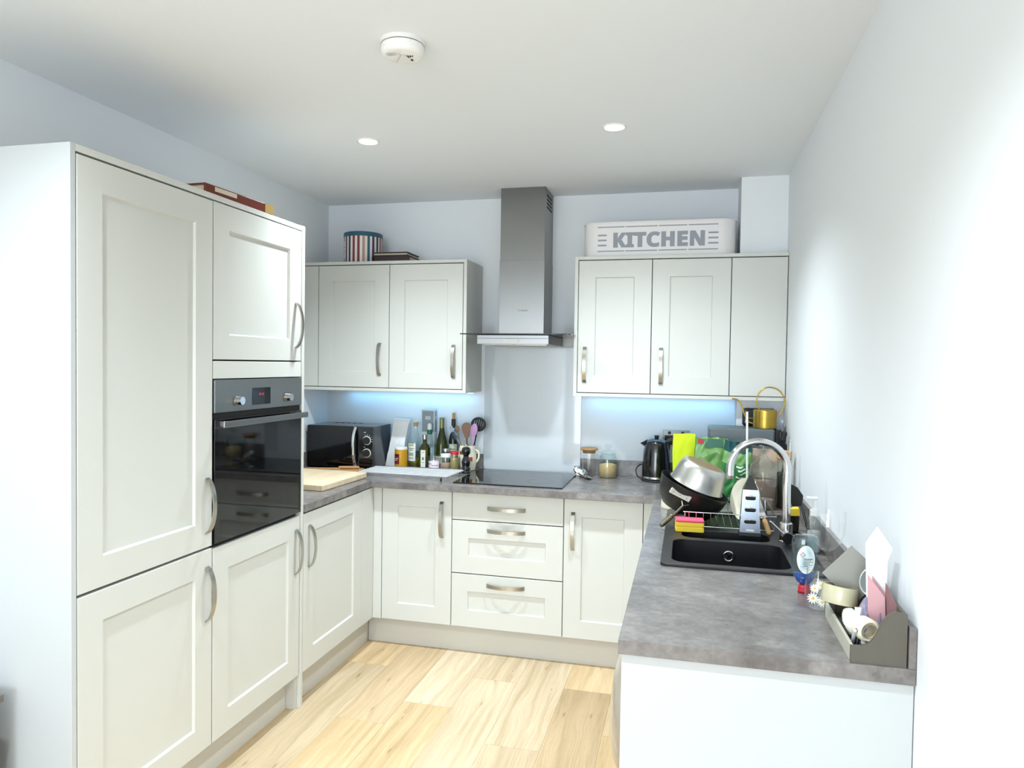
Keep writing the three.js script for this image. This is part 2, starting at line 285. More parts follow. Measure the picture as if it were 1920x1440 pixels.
// ---------------------------------------------------------------- washing machine under the worktop
{
  const t = thing('washing_machine', 'white washing machine with round door under the grey worktop', 'washing machine', [2.42, 0, 2.17]);
  part('body', bx(2.118, 2.7, 0.012, 0.86, 1.868, 2.47, 0.006), M.white, t);
  for (const x of [2.16, 2.65]) for (const z of [1.92, 2.42]) part('foot', cyl(x, 0, 0.012, z, 0.02), M.dark, t);
  const cap = (prof) => lathe(prof, 0, 0, 0, 48).rotateZ(Math.PI / 2).translate(2.119, 0.6, 2.2);   // x = distance out of the front
  const d = part('door_rim', cap([[0.188, 0], [0.188, 0.012], [0.182, 0.02], [0.172, 0.024], [0.168, 0.02]]), S('#4a4a4a', 0.3), t, 'dark round door rim');
  part('door_glass', cap([[0.17, 0.02], [0.16, 0.034], [0.13, 0.049], [0.09, 0.058], [0.045, 0.062], [0, 0.063]]), P('#9b9082', 0.12, { clearcoat: 1, clearcoatRoughness: 0.05 }), d, 'bulging glossy door');
  part('control_strip', bx(2.112, 2.119, 0.77, 0.852, 1.88, 2.46, 0.002), M.white, t);
  part('dial', new THREE.CylinderGeometry(0.025, 0.028, 0.022, 28).rotateZ(Math.PI / 2).translate(2.102, 0.811, 2.15), M.chrome, t);
}
// ---------------------------------------------------------------- worktop with upstands
const YW = 0.91, TW = 0.035, SX0 = 2.17, SX1 = 2.675, SZ0 = 0.95, SZ1 = 1.858;
{
  const col = new THREE.Shape(); col.moveTo(0.002, 0.002); col.lineTo(2.495, 0.002); col.lineTo(2.495, 0.249); col.lineTo(W - 0.002, 0.249); col.lineTo(W - 0.002, 2.5154); col.lineTo(2.0988, 2.5154); col.lineTo(2.0988, 0.6326); col.lineTo(0.6019, 0.6326); col.lineTo(0.6019, 1.3195); col.lineTo(0.002, 1.3195); col.closePath();
  col.holes.push(new THREE.Path(rrShape(SX0 + 0.015, SX1 - 0.015, SZ0 + 0.015, SZ1 - 0.015, 0.03).getPoints(6)));
  solo('worktop', uvBox(slab(col, YW - TW, YW, 0.0015), 0.8), M.worktop, 'grey stone-effect worktop running round three sides', 'worktop');
  const up = (x0, x1, z0, z1, where) => solo('upstand', uvBox(bx(x0, x1, YW + 0.0002, 1.0, z0, z1, 0.001), 0.8), M.worktop, 'low grey stone-effect upstand ' + where, 'upstand', [(x0 + x1) / 2, YW, (z0 + z1) / 2]);
  up(0.018, 1.047, 0.002, 0.016, 'behind the bottles and microwave'); up(1.643, 2.494, 0.002, 0.016, 'behind the rice jar and kettle'); up(W - 0.016, W - 0.002, 0.266, 2.5154, 'along the wall beside the sink'); up(0.003, 0.016, 0.002, 1.319, 'along the wall beside the chopping boards');
  up(2.4976, W - 0.017, 0.249, 0.264, 'behind the coffee machine');
}
// ---------------------------------------------------------------- wall cabinets
const zU = 0.3222, y0U = 1.3797, y1U = 2.1346;
{
  const a = thing('wall_cabinet', 'cream two-door wall cabinet above the bottles and microwave', 'cabinet', [0.52, y0U, 0.16]);
  part('side_panel', bx(1.0095, 1.0285, y0U, y1U, 0.002, zU, 0.0012), M.cab, a);
  part('top_panel', bx(0.003, 1.0093, y1U - 0.018, y1U, 0.002, zU, 0.0012), M.cab, a);
  part('bottom_panel', bx(0.003, 1.0093, y0U, y0U + 0.018, 0.002, zU, 0.0012), M.cab, a);
  part('carcass', bx(0.003, 1.009, y0U + 0.019, y1U - 0.019, 0.003, zU - 0.024), M.carcass, a);
  door(a, 'pz', [0.003, y0U + 0.02, zU], 0.107, y1U - y0U - 0.041, null, 'filler_panel', true);
  door(a, 'pz', [0.11, y0U + 0.02, zU], 0.4515, y1U - y0U - 0.041, [0.394, 0.166, 0.182]);
  door(a, 'pz', [0.5615, y0U + 0.02, zU], 0.4465, y1U - y0U - 0.041, [0.394, 0.158, 0.182]);
  const b = thing('wall_cabinet', 'cream wall cabinet under the long white kitchen bin', 'cabinet', [2.18, y0U, 0.16]);
  part('side_panel', bx(1.6401, 1.6591, y0U, y1U, 0.002, zU, 0.0012), M.cab, b);
  part('top_panel', [bx(1.6593, 2.4965, y1U - 0.018, y1U, 0.002, zU, 0.0012), bx(2.4965, W - 0.002, y1U - 0.018, y1U, 0.248, zU)], M.cab, b);
  part('bottom_panel', [bx(1.6593, 2.4965, y0U, y0U + 0.018, 0.002, zU, 0.0012), bx(2.4965, W - 0.002, y0U, y0U + 0.018, 0.248, zU)], M.cab, b);
  part('carcass', [bx(1.6593, 2.4965, y0U + 0.019, y1U - 0.019, 0.003, zU - 0.024), bx(2.4965, W - 0.002, y0U + 0.019, y1U - 0.019, 0.248, zU - 0.024)], M.carcass, b);
  door(b, 'pz', [1.6605, y0U + 0.02, zU], 0.3915, y1U - y0U - 0.041, [0.041, 0.151, 0.186]);
  door(b, 'pz', [2.052, y0U + 0.02, zU], 0.4015, y1U - y0U - 0.041, [0.053, 0.149, 0.186]);
  door(b, 'pz', [2.4535, y0U + 0.02, zU], W - 2.4555, y1U - y0U - 0.041, null, 'filler_panel', true);
}
// ---------------------------------------------------------------- light fittings
function ledStrip(x0, x1, z, lab) {
  const t = thing('under_cabinet_light', lab, 'light', [(x0 + x1) / 2, y0U, z], 'strip lights under the wall cabinets');
  part('light_housing', bx(x0, x1, y0U - 0.008, y0U - 0.0003, z - 0.012, z + 0.012, 0.001), M.white, t);
  part('light_diffuser', bx(x0 + 0.004, x1 - 0.004, y0U - 0.0105, y0U - 0.008, z - 0.009, z + 0.009), S('#ffffff', 0.5, { emissive: new THREE.Color(0.55, 0.8, 1), emissiveIntensity: 4 }), t, 'glowing cool white strip');
  const l = new THREE.RectAreaLight(new THREE.Color(0.14, 0.57, 1.0), LED * 2.2, x1 - x0, 0.02); l.position.set((x0 + x1) / 2, y0U - 0.0125, z); l.lookAt((x0 + x1) / 2, 0, z); scene.add(l);
}
ledStrip(0.16, 1.0, 0.055, 'cool white strip light under the wall cabinet above the microwave');
ledStrip(1.68, 2.47, 0.055, 'cool white strip light under the wall cabinet above the kettle');
const dlBulb = S('#fff8e6', 0.4, { emissive: new THREE.Color(1, 0.93, 0.75), emissiveIntensity: 14 });
function downlight(x, z, lab) {
  const t = thing('ceiling_downlight', lab, 'light', [x, H, z], 'ceiling downlights');
  part('trim_ring', lathe([[0.04, -0.0005], [0.041, -0.004], [0.046, -0.006], [0.051, -0.0045], [0.052, -0.0003]], x, H, z), M.white, t);
  part('bulb', new THREE.CylinderGeometry(0.04, 0.04, 0.003, 28).translate(x, H - 0.0025, z), dlBulb, t, 'glowing warm white lamp face');
  const l = new THREE.SpotLight(new THREE.Color(0.84, 0.945, 1.0), SPOT, 0, 1.14, 1, 2); l.position.set(x, H - 0.012, z); l.target.position.set(x, 0, z); l.castShadow = true; l.shadow.radius = 1.5; scene.add(l, l.target);
}
downlight(0.829, 1.19, 'recessed ceiling downlight on the side of the tall cabinets'); downlight(1.927, 1.17, 'recessed ceiling downlight on the side of the sink');
for (const z of [3.15, 5.6]) for (const x of [0.829, 1.927]) downlight(x, z, 'recessed ceiling downlight over the room in front of the kitchen');
{
  const x = 1.365, z = 2.085, t = thing('smoke_alarm', 'round white smoke alarm on the ceiling', 'smoke alarm', [x, H, z]);
  part('base', cyl(x, H - 0.012, H, z, 0.07, 0.071, 40), M.white, t);
  const h = part('housing', lathe([[0.066, -0.014], [0.067, -0.03], [0.063, -0.04], [0.052, -0.046], [0, -0.048]].map((p) => p), x, H, z, 40), S('#f4f3f1', 0.35), t);
  part('test_button', new THREE.CylinderGeometry(0.03, 0.034, 0.004, 24, 1, false, 0, Math.PI).rotateY(0.6).translate(x - 0.012, H - 0.049, z), M.white, h);
  part('sounder_grille', [0, 1, 2, 3, 4].map((i) => bx(x + 0.006 + i * 0.007, x + 0.009 + i * 0.007, H - 0.0492, H - 0.0462, z - 0.004 + i * 0.002, z + 0.016 - i * 0.002)), M.dark, h);
  part('indicator', bx(x + 0.02, x + 0.026, H - 0.0485, H - 0.044, z - 0.026, z - 0.016), M.dark, h);
  part('print', new THREE.PlaneGeometry(0.04, 0.016).rotateX(Math.PI / 2).translate(x - 0.02, H - 0.0485, z + 0.03), label(128, 48, (c, w, hh) => { c.fillStyle = '#f4f3f1'; c.fillRect(0, 0, w, hh); c.fillStyle = '#4a4a4a'; for (let i = 0; i < 4; i++) c.fillRect(6, 6 + i * 11, [100, 70, 112, 84][i], 4); }), h);
}
// ---------------------------------------------------------------- cooker hood, splashback, hob
const font = await new FontLoader().loadAsync('fonts/droid/droid_sans_bold.typeface.json');
function text(str, x0, x1, y0, y1, z, depth, fat = 0) {
  const g = new TextGeometry(str, { font, size: 1, depth: 1, curveSegments: 5, bevelEnabled: fat > 0, bevelSize: fat, bevelThickness: 0.01, bevelSegments: 1 }); g.computeBoundingBox(); const b = g.boundingBox;
  return g.translate(-b.min.x, -b.min.y, 0).scale((x1 - x0) / (b.max.x - b.min.x), (y1 - y0) / (b.max.y - b.min.y), depth).translate(x0, y0, z);
}
{
  const t = thing('cooker_hood', 'stainless steel chimney cooker hood with flat glass canopy', 'cooker hood', [1.327, 1.655, 0.2]);
  const up = part('chimney_upper', uvBox(bx(1.2, 1.4548, 2.132, H - 0.001, 0.001, 0.2452, 0.001), 1), M.steel, t);
  part('vent_slots', [0, 1, 2, 3].map((i) => bx(1.4546, 1.4554, 2.43 + i * 0.022, 2.443 + i * 0.022, 0.05, 0.2)), M.dark, up);
  const lo = part('chimney_lower', uvBox(bx(1.1977, 1.4568, 1.713, 2.134, 0.001, 0.2472, 0.001), 1), M.steel, t);
  part('maker_mark', [text('BOSCH', 1.326, 1.366, 1.8465, 1.8555, 0.2471, 0.0004), new THREE.TorusGeometry(0.0048, 0.0008, 6, 20).translate(1.314, 1.851, 0.2473)], S('#6a6c70', 0.5), lo, 'small grey lettering');
  part('glass_canopy', slab(rrShape(1.045, 1.649, 0.002, 0.5, 0.012), 1.705, 1.711, 0.001), M.darkGlass, t, 'thin dark glass canopy');
  const b = part('body', bx(1.13, 1.525, 1.655, 1.7045, 0.002, 0.45, 0.002), M.steel, t);
  part('front_groove', bx(1.132, 1.523, 1.6855, 1.6875, 0.449, 0.4505), M.dark, b);
  part('button_strip', bx(1.287, 1.364, 1.67, 1.683, 0.45, 0.453, 0.001), M.white, b);
  part('grease_filter', [bx(1.15, 1.325, 1.652, 1.655, 0.04, 0.4), bx(1.33, 1.505, 1.652, 1.655, 0.04, 0.4)], M.nickel, b);
  solo('splashback', bx(1.05, 1.641, YW + 0.0005, 1.654, 0.0015, 0.0075, 0.0008), M.splash, 'pale grey glass splashback behind the hob', 'splashback', [1.345, YW, 0.004]);
  const h = thing('induction_hob', 'flat black glass induction hob set on the worktop', 'hob', [1.335, YW, 0.305]);
  const g = part('glass_top', slab(rrShape(1.04, 1.63, 0.045, 0.565, 0.008), YW + 0.0003, YW + 0.0065, 0.001), M.blackGlass, h);
  const ring = S('#3a3c40', 0.3);
  for (const [x, z, r] of [[1.185, 0.18, 0.072], [1.185, 0.4, 0.09], [1.485, 0.18, 0.09], [1.485, 0.4, 0.072]]) part('cooking_zone', new THREE.RingGeometry(r - 0.001, r, 48).rotateX(-Math.PI / 2).translate(x, YW + 0.0067, z), ring, g, 'thin grey printed ring');
  part('touch_controls', [0, 1, 2, 3, 4, 5].map((i) => bx(1.24 + i * 0.035, 1.252 + i * 0.035, YW + 0.0062, YW + 0.0067, 0.535, 0.542)), ring, g);
}
// ---------------------------------------------------------------- microwave
{
  const x0 = 0.02, x1 = 0.452, y0 = 0.918, y1 = 1.166, z0 = 0.03, z1 = 0.275, t = thing('microwave_oven', 'black microwave oven with two dials standing in the corner', 'microwave', [0.236, YW, 0.15]);
  const b = part('body', bx(x0, x1, y0, y1, z0, z1, 0.004), S('#3b4046', 0.1), t);
  part('top_vents', [0, 1, 2, 3, 4].map((i) => bx(0.1 + i * 0.04, 0.125 + i * 0.04, y1 - 0.0005, y1 + 0.0004, 0.06, 0.1)), M.dark, b);
  const d = part('door', bx(x0 + 0.002, 0.327, y0 + 0.002, y1 - 0.002, z1, z1 + 0.014, 0.003), M.blackGlass, t, 'black glass door');
  part('door_window', bx(x0 + 0.05, 0.28, y0 + 0.05, y1 - 0.05, z1 + 0.0138, z1 + 0.0146), S('#07080c', 0.1), d);
  part('handle', tube([[0.342, y1 - 0.006, z1 + 0.016], [0.338, y1 - 0.05, z1 + 0.036], [0.338, 1.04, z1 + 0.042], [0.341, y0 + 0.05, z1 + 0.036], [0.347, y0 + 0.006, z1 + 0.016]], 0.0105, 30, 10), M.chrome, d, 'curved chrome handle');
  const c = part('control_panel', bx(0.3285, x1 - 0.002, y0 + 0.002, y1 - 0.002, z1, z1 + 0.013, 0.003), M.blackGloss, t);
  for (const y of [1.085, 1.011]) {
    const k = part('dial', new THREE.CylinderGeometry(0.021, 0.023, 0.018, 28).rotateX(Math.PI / 2).translate(0.413, y, z1 + 0.022), M.blackMat, c);
    part('dial_ring', new THREE.TorusGeometry(0.024, 0.0028, 10, 36).translate(0.413, y, z1 + 0.0165), S('#e9e9e6', 0.3), k, 'silver ring');
  }
  part('dial_marks', [0, 1, 2, 3, 4, 5].map((i) => { const a = 1.9 - i * 0.42; return new THREE.BoxGeometry(0.005, 0.0022, 0.0006).rotateZ(a).translate(0.413 + 0.033 * Math.cos(a), 1.085 + 0.033 * Math.sin(a), z1 + 0.0134); }).concat([bx(0.392, 0.406, 1.131, 1.134, z1 + 0.0128, z1 + 0.0134), bx(0.392, 0.402, 1.044, 1.0465, z1 + 0.0128, z1 + 0.0134)]), M.paper, c, 'white printed marks');
  for (const x of [0.05, 0.42]) for (const z of [0.06, 0.24]) part('foot', cyl(x, YW, y0 + 0.001, z, 0.012), M.dark, t);
}
// ---------------------------------------------------------------- chopping boards
{
  const g = uvBox(new RoundedBoxGeometry(0.4, 0.032, 0.46, 3, 0.006), 0.35).rotateY(-0.04).translate(0.33, YW + 0.0165, 0.775);
  solo('chopping_board', g, M.beech, 'thick pale wooden chopping board at the worktop edge', 'chopping board', [0.33, YW, 0.775]);
  const s = rrShape(-0.19, 0.19, -0.05, 0.05, 0.045);
  solo('chopping_board', uvBox(slab(s, 0, 0.018, 0.003), 0.35).rotateY(0.3).translate(0.255, YW + 0.0005, 0.425), M.wood, 'slim rounded wooden board between microwave and thick board', 'chopping board', [0.255, YW, 0.425]);
  const k = thing('wooden_knife', 'wooden spreading knife lying on the slim rounded board', 'knife', [0.28, YW + 0.02, 0.46]);
  const blade = new THREE.Shape(); blade.moveTo(-0.15, 0); blade.quadraticCurveTo(-0.1, 0.017, -0.02, 0.013); blade.lineTo(0.03, 0.009); blade.lineTo(0.03, -0.008); blade.lineTo(-0.04, -0.012); blade.quadraticCurveTo(-0.11, -0.014, -0.15, 0);
  part('blade', slab(blade, 0, 0.006, 0.001).rotateY(0.34).translate(0.28, YW + 0.0195, 0.425), M.cork, k);
  part('handle', new THREE.CapsuleGeometry(0.0105, 0.1, 6, 14).rotateZ(Math.PI / 2).scale(1, 0.8, 1).translate(0.078, 0.0085, 0).rotateY(0.34).translate(0.28, YW + 0.0195, 0.425), M.wood, k);
}
// ---------------------------------------------------------------- wire trivet in the corner
{
  const t = thing('wire_trivet', 'silver wire cooling rack lying on the worktop beside the bottles', 'rack', [0.73, YW, 0.4]);
  const q = (a, b) => [0.462 + a * 0.545 - b * 0.005 + a * b * -0.01, YW + 0.022, 0.245 + b * 0.27 + a * (-0.02 + b * 0.05)];
  part('frame', [rod(q(0, 0), q(1, 0), 0.0025), rod(q(1, 0), q(1, 1), 0.0025), rod(q(1, 1), q(0, 1), 0.0025), rod(q(0, 1), q(0, 0), 0.0025)], M.chrome, t);
  for (let i = 1; i < 8; i++) part('wire', rod(q(0, i / 8), q(1, i / 8), 0.0034, 8), S('#dadcde', 0.3), t);
  for (const [a, b] of [[0.06, 0.05], [0.94, 0.05], [0.94, 0.95], [0.06, 0.95]]) { const p = q(a, b); part('foot', rod([p[0], YW, p[2]], [p[0], YW + 0.022, p[2]], 0.005), M.dark, t, 'black rubber foot'); }
}
// ---------------------------------------------------------------- bottles and jars by the splashback
const lab = (x, y0, y1, z, r, a0, a1, m, t, name = 'label', n = 20) => {   // a curved label facing the room; angles from +z
  const g = new THREE.CylinderGeometry(r, r, y1 - y0, n, 1, true, a0, a1 - a0).translate(x, (y0 + y1) / 2, z); return part(name, g, m, t);
};
const printed = (bg, rows, w = 96, h = 128) => label(w, h, (c) => { c.fillStyle = bg; c.fillRect(0, 0, w, h); for (const [col, x, y, ww, hh] of rows) { c.fillStyle = col; c.fillRect(x * w, y * h, ww * w, hh * h); } });
{
  // paper flour bag
  const t = thing('flour_bag', 'white paper flour bag leaning beside the microwave', 'bag', [0.51, YW, 0.085]);
  const g = new THREE.BoxGeometry(0.11, 0.29, 0.055, 8, 12, 4), p = g.attributes.position;
  for (let i = 0; i < p.count; i++) { const y = p.getY(i) / 0.29 + 0.5, k = 1 - Math.max(0, y - 0.62) / 0.38; p.setZ(i, p.getZ(i) * (0.16 + 0.84 * Math.pow(k, 0.7)) + (vn(p.getX(i) * 60 + 4, y * 9) - 0.5) * 0.008 * (y < 0.98 ? 1 : 0.2)); p.setX(i, p.getX(i) * (0.93 + 0.07 * Math.cos(y * 5)) + (y - 0.5) * 0.045 + (vn(y * 8, p.getZ(i) * 40) - 0.5) * 0.006); }
  g.computeVertexNormals(); part('bag_body', g.translate(0.527, YW + 0.1455, 0.075), M.paper, t);
  part('folded_top', bx(0.49, 0.603, YW + 0.279, YW + 0.294, 0.066, 0.084, 0.003), M.paper, t);
  // yellow can
  const c = thing('mustard_jar', 'yellow jar with dark red label and white lid', 'jar', [0.574, YW, 0.155]);
  part('body', lathe([[0, 0], [0.037, 0], [0.0385, 0.004], [0.0385, 0.11], [0.036, 0.116], [0, 0.116]], 0.574, YW, 0.155), S('#c9931c', 0.3), c);
  part('lid', cyl(0.574, YW + 0.116, YW + 0.128, 0.155, 0.0385, 0.0375, 28), M.white, c);
  lab(0.574, YW + 0.03, YW + 0.09, 0.155, 0.0388, -0.95, 0.1, printed('#6f1512', [['#e8cfc0', 0.1, 0.42, 0.75, 0.07], ['#d9a68f', 0.1, 0.55, 0.55, 0.12], ['#3a0b0a', 0, 0, 1, 0.18]]), c);
  // big square oil bottle with cork
  const o = thing('oil_bottle', 'large clear glass oil bottle with cork and white label', 'bottle', [0.645, YW, 0.1]);
  part('glass', lathe(shell([[0.04, 0], [0.0435, 0.004], [0.0435, 0.15], [0.036, 0.18], [0.02, 0.215], [0.0145, 0.235], [0.0145, 0.262]], 0.0022), 0.645, YW, 0.1), M.paleGlass, o);
  part('oil', lathe([[0, 0.003], [0.0405, 0.005], [0.0405, 0.062], [0, 0.062]], 0.645, YW, 0.1), P('#8f8a10', 0.1, { transmission: 0.55, thickness: 0 }), o, 'green-yellow oil');
  part('cork', cyl(0.645, YW + 0.252, YW + 0.276, 0.1, 0.0125, 0.0165), M.cork, o);
  lab(0.645, YW + 0.045, YW + 0.15, 0.1, 0.0441, -1.0, 0.35, printed('#dfe4de', [['#b9a24a', 0.2, 0.04, 0.6, 0.1], ['#7d8a80', 0.15, 0.25, 0.7, 0.05], ['#7d8a80', 0.25, 0.35, 0.5, 0.05], ['#98a394', 0.2, 0.52, 0.6, 0.18], ['#8b9284', 0.2, 0.8, 0.6, 0.06]]), o);
  // small dark square bottle
  const d = thing('oil_bottle', 'small dark olive bottle with tall narrow white label', 'bottle', [0.727, YW, 0.16]);
  part('glass', [new RoundedBoxGeometry(0.056, 0.135, 0.05, 3, 0.006).translate(0.727, YW + 0.0676, 0.16), lathe([[0.027, 0.128], [0.024, 0.146], [0.0125, 0.158], [0.0125, 0.19], [0, 0.19]], 0.727, YW, 0.16)], M.oliveGlass, d);
  part('cap', cyl(0.727, YW + 0.183, YW + 0.21, 0.16, 0.0145), M.nickel, d);
  part('label', bx(0.711, 0.741, YW + 0.018, YW + 0.12, 0.185, 0.1856), printed('#dfe1d8', [['#6d7750', 0.3, 0.42, 0.4, 0.16], ['#a9ae9c', 0.25, 0.12, 0.5, 0.05], ['#a9ae9c', 0.25, 0.7, 0.5, 0.05]], 48, 128), d);
  // carton and clear bottle behind
  solo('box_carton', bx(0.664, 0.75, YW, YW + 0.356, 0.02, 0.058, 0.002), printed('#dbe6ec', [['#8d9aa2', 0.06, 0.03, 0.88, 0.36], ['#c5cfd4', 0.3, 0.12, 0.4, 0.06], ['#b3bec6', 0.2, 0.6, 0.6, 0.05]]), 'tall white and grey carton against the wall behind the bottles', 'carton', [0.707, YW, 0.04]);
  const e = thing('spray_bottle', 'slim clear bottle with green collar in front of the carton', 'bottle', [0.735, YW, 0.102]);
  part('body', lathe(shell([[0.024, 0], [0.026, 0.004], [0.026, 0.15], [0.021, 0.19], [0.014, 0.21]], 0.002), 0.735, YW, 0.102), M.paleGlass, e);
  part('collar', cyl(0.735, YW + 0.208, YW + 0.236, 0.102, 0.0155), S('#0c6a52', 0.4), e, 'green collar');
  part('cap', lathe([[0.013, 0.236], [0.013, 0.262], [0.009, 0.272], [0, 0.272]], 0.735, YW, 0.102), M.white, e);
  // green wine bottle
  const wprof = [[0.034, 0], [0.037, 0.004], [0.037, 0.13], [0.03, 0.17], [0.016, 0.225], [0.0135, 0.25], [0.0135, 0.298], [0.015, 0.3], [0.015, 0.306]];
  const w = thing('wine_bottle', 'olive green wine bottle with pale band label', 'bottle', [0.8, YW, 0.064]);
  part('glass', lathe(shell(wprof, 0.003), 0.8, YW, 0.064), M.greenGlass, w);
  lab(0.8, YW + 0.03, YW + 0.082, 0.064, 0.0374, -1.3, 1.3, printed('#c9c7b4', [['#8d8b76', 0.2, 0.3, 0.6, 0.12], ['#2c2f16', 0, 0, 1, 0.12]]), w);
  part('foil', lathe([[0.0142, 0.245], [0.0142, 0.297], [0.0157, 0.299], [0.0157, 0.307], [0, 0.3075]], 0.8, YW, 0.064), S('#8d8a57', 0.35, { metalness: 0.5 }), w);
  // dark wine bottle
  const v = thing('wine_bottle', 'dark green wine bottle with wooden stopper and white neck band', 'bottle', [0.868, YW, 0.045]);
  part('glass', lathe(shell([[0.026, 0], [0.0275, 0.004], [0.0275, 0.165], [0.024, 0.195], [0.0125, 0.225], [0.0125, 0.3]], 0.003), 0.868, YW, 0.045), M.darkGreenGlass, v);
  part('stopper', lathe([[0.009, 0.29], [0.0095, 0.33], [0.0085, 0.338], [0, 0.338]], 0.868, YW, 0.045), M.cork, v);
  part('neck_foil', lathe([[0.0132, 0.245], [0.0132, 0.3], [0, 0.3006]], 0.868, YW, 0.045), S('#12211f', 0.35), v);
  part('neck_band', cyl(0.868, YW + 0.236, YW + 0.246, 0.045, 0.0135), M.paper, v);
  lab(0.868, YW + 0.06, YW + 0.15, 0.045, 0.0279, -1.2, 1.2, printed('#b9bfa9', [['#7c836c', 0.2, 0.3, 0.6, 0.1], ['#7c836c', 0.3, 0.5, 0.4, 0.06]]), v);
  // jars
  function jar(x, z, r, h, body, lidM, ttl, fill, fillH, lidH = 0.012) {
    const j = thing('storage_jar', ttl, 'jar', [x, YW, z]);
    part('glass', lathe(shell([[r * 0.94, 0], [r, 0.004], [r, h * 0.82], [r * 0.9, h * 0.93], [r * 0.9, h]], 0.0018), x, YW, z), body, j);
    if (fill) part('contents', lathe([[0, 0.003], [r - 0.003, 0.004], [r - 0.003, fillH], [r * 0.5, fillH + 0.006], [0, fillH + 0.003]], x, YW, z), fill, j);
    part('lid', lathe([[r * 0.96, h - lidH], [r * 0.97, h + 0.003], [r * 0.9, h + 0.006], [0, h + 0.006]], x, YW, z), lidM, j);
    return j;
  }
  const pj = jar(0.786, 0.152, 0.034, 0.085, M.glass, M.paleGlass, 'small clear jar with pink and white printed wrap', S('#e4d7df', 0.7), 0.05);
  lab(0.786, YW + 0.004, YW + 0.058, 0.152, 0.0345, -1.4, 1.4, printed('#f1e8f0', [['#c77fb4', 0.05, 0.3, 0.4, 0.1], ['#c77fb4', 0.45, 0.45, 0.45, 0.09], ['#8e7f96', 0.3, 0.75, 0.4, 0.07]]), pj);
  jar(0.863, 0.158, 0.036, 0.095, M.glass, M.white, 'clear jar of brown spice with white lid', S('#a78d78', 0.9), 0.045);
  jar(0.838, 0.095, 0.024, 0.12, M.paleGlass, M.chrome, 'thin clear spice jar with silver lid', S('#93a089', 0.8), 0.07);
  jar(0.92, 0.178, 0.026, 0.115, M.glass, M.red, 'clear jar of herbs with red lid', S('#9a8f55', 0.9), 0.08);
  // utensil crock
  const k = thing('utensil_crock', 'cream pottery jug holding cooking utensils', 'utensil crock', [0.972, YW, 0.095]);
  part('pot', lathe(shell([[0.04, 0], [0.05, 0.006], [0.057, 0.05], [0.055, 0.09], [0.048, 0.125], [0.05, 0.15]], 0.005), 0.972, YW, 0.095), M.cream, k);
  part('handle', tube([[1.018, YW + 0.125, 0.085], [1.038, YW + 0.11, 0.08], [1.038, YW + 0.07, 0.08], [1.024, YW + 0.045, 0.085]], 0.006, 20, 8), M.cream, k);
  lab(0.972, YW + 0.06, YW + 0.085, 0.095, 0.0578, 0.2, 0.9, S('#c75a2a', 0.5), k, 'painted_patch'); lab(0.972, YW + 0.1, YW + 0.12, 0.095, 0.0552, -0.6, 0.0, S('#8c4a34', 0.5), k, 'painted_patch');
}
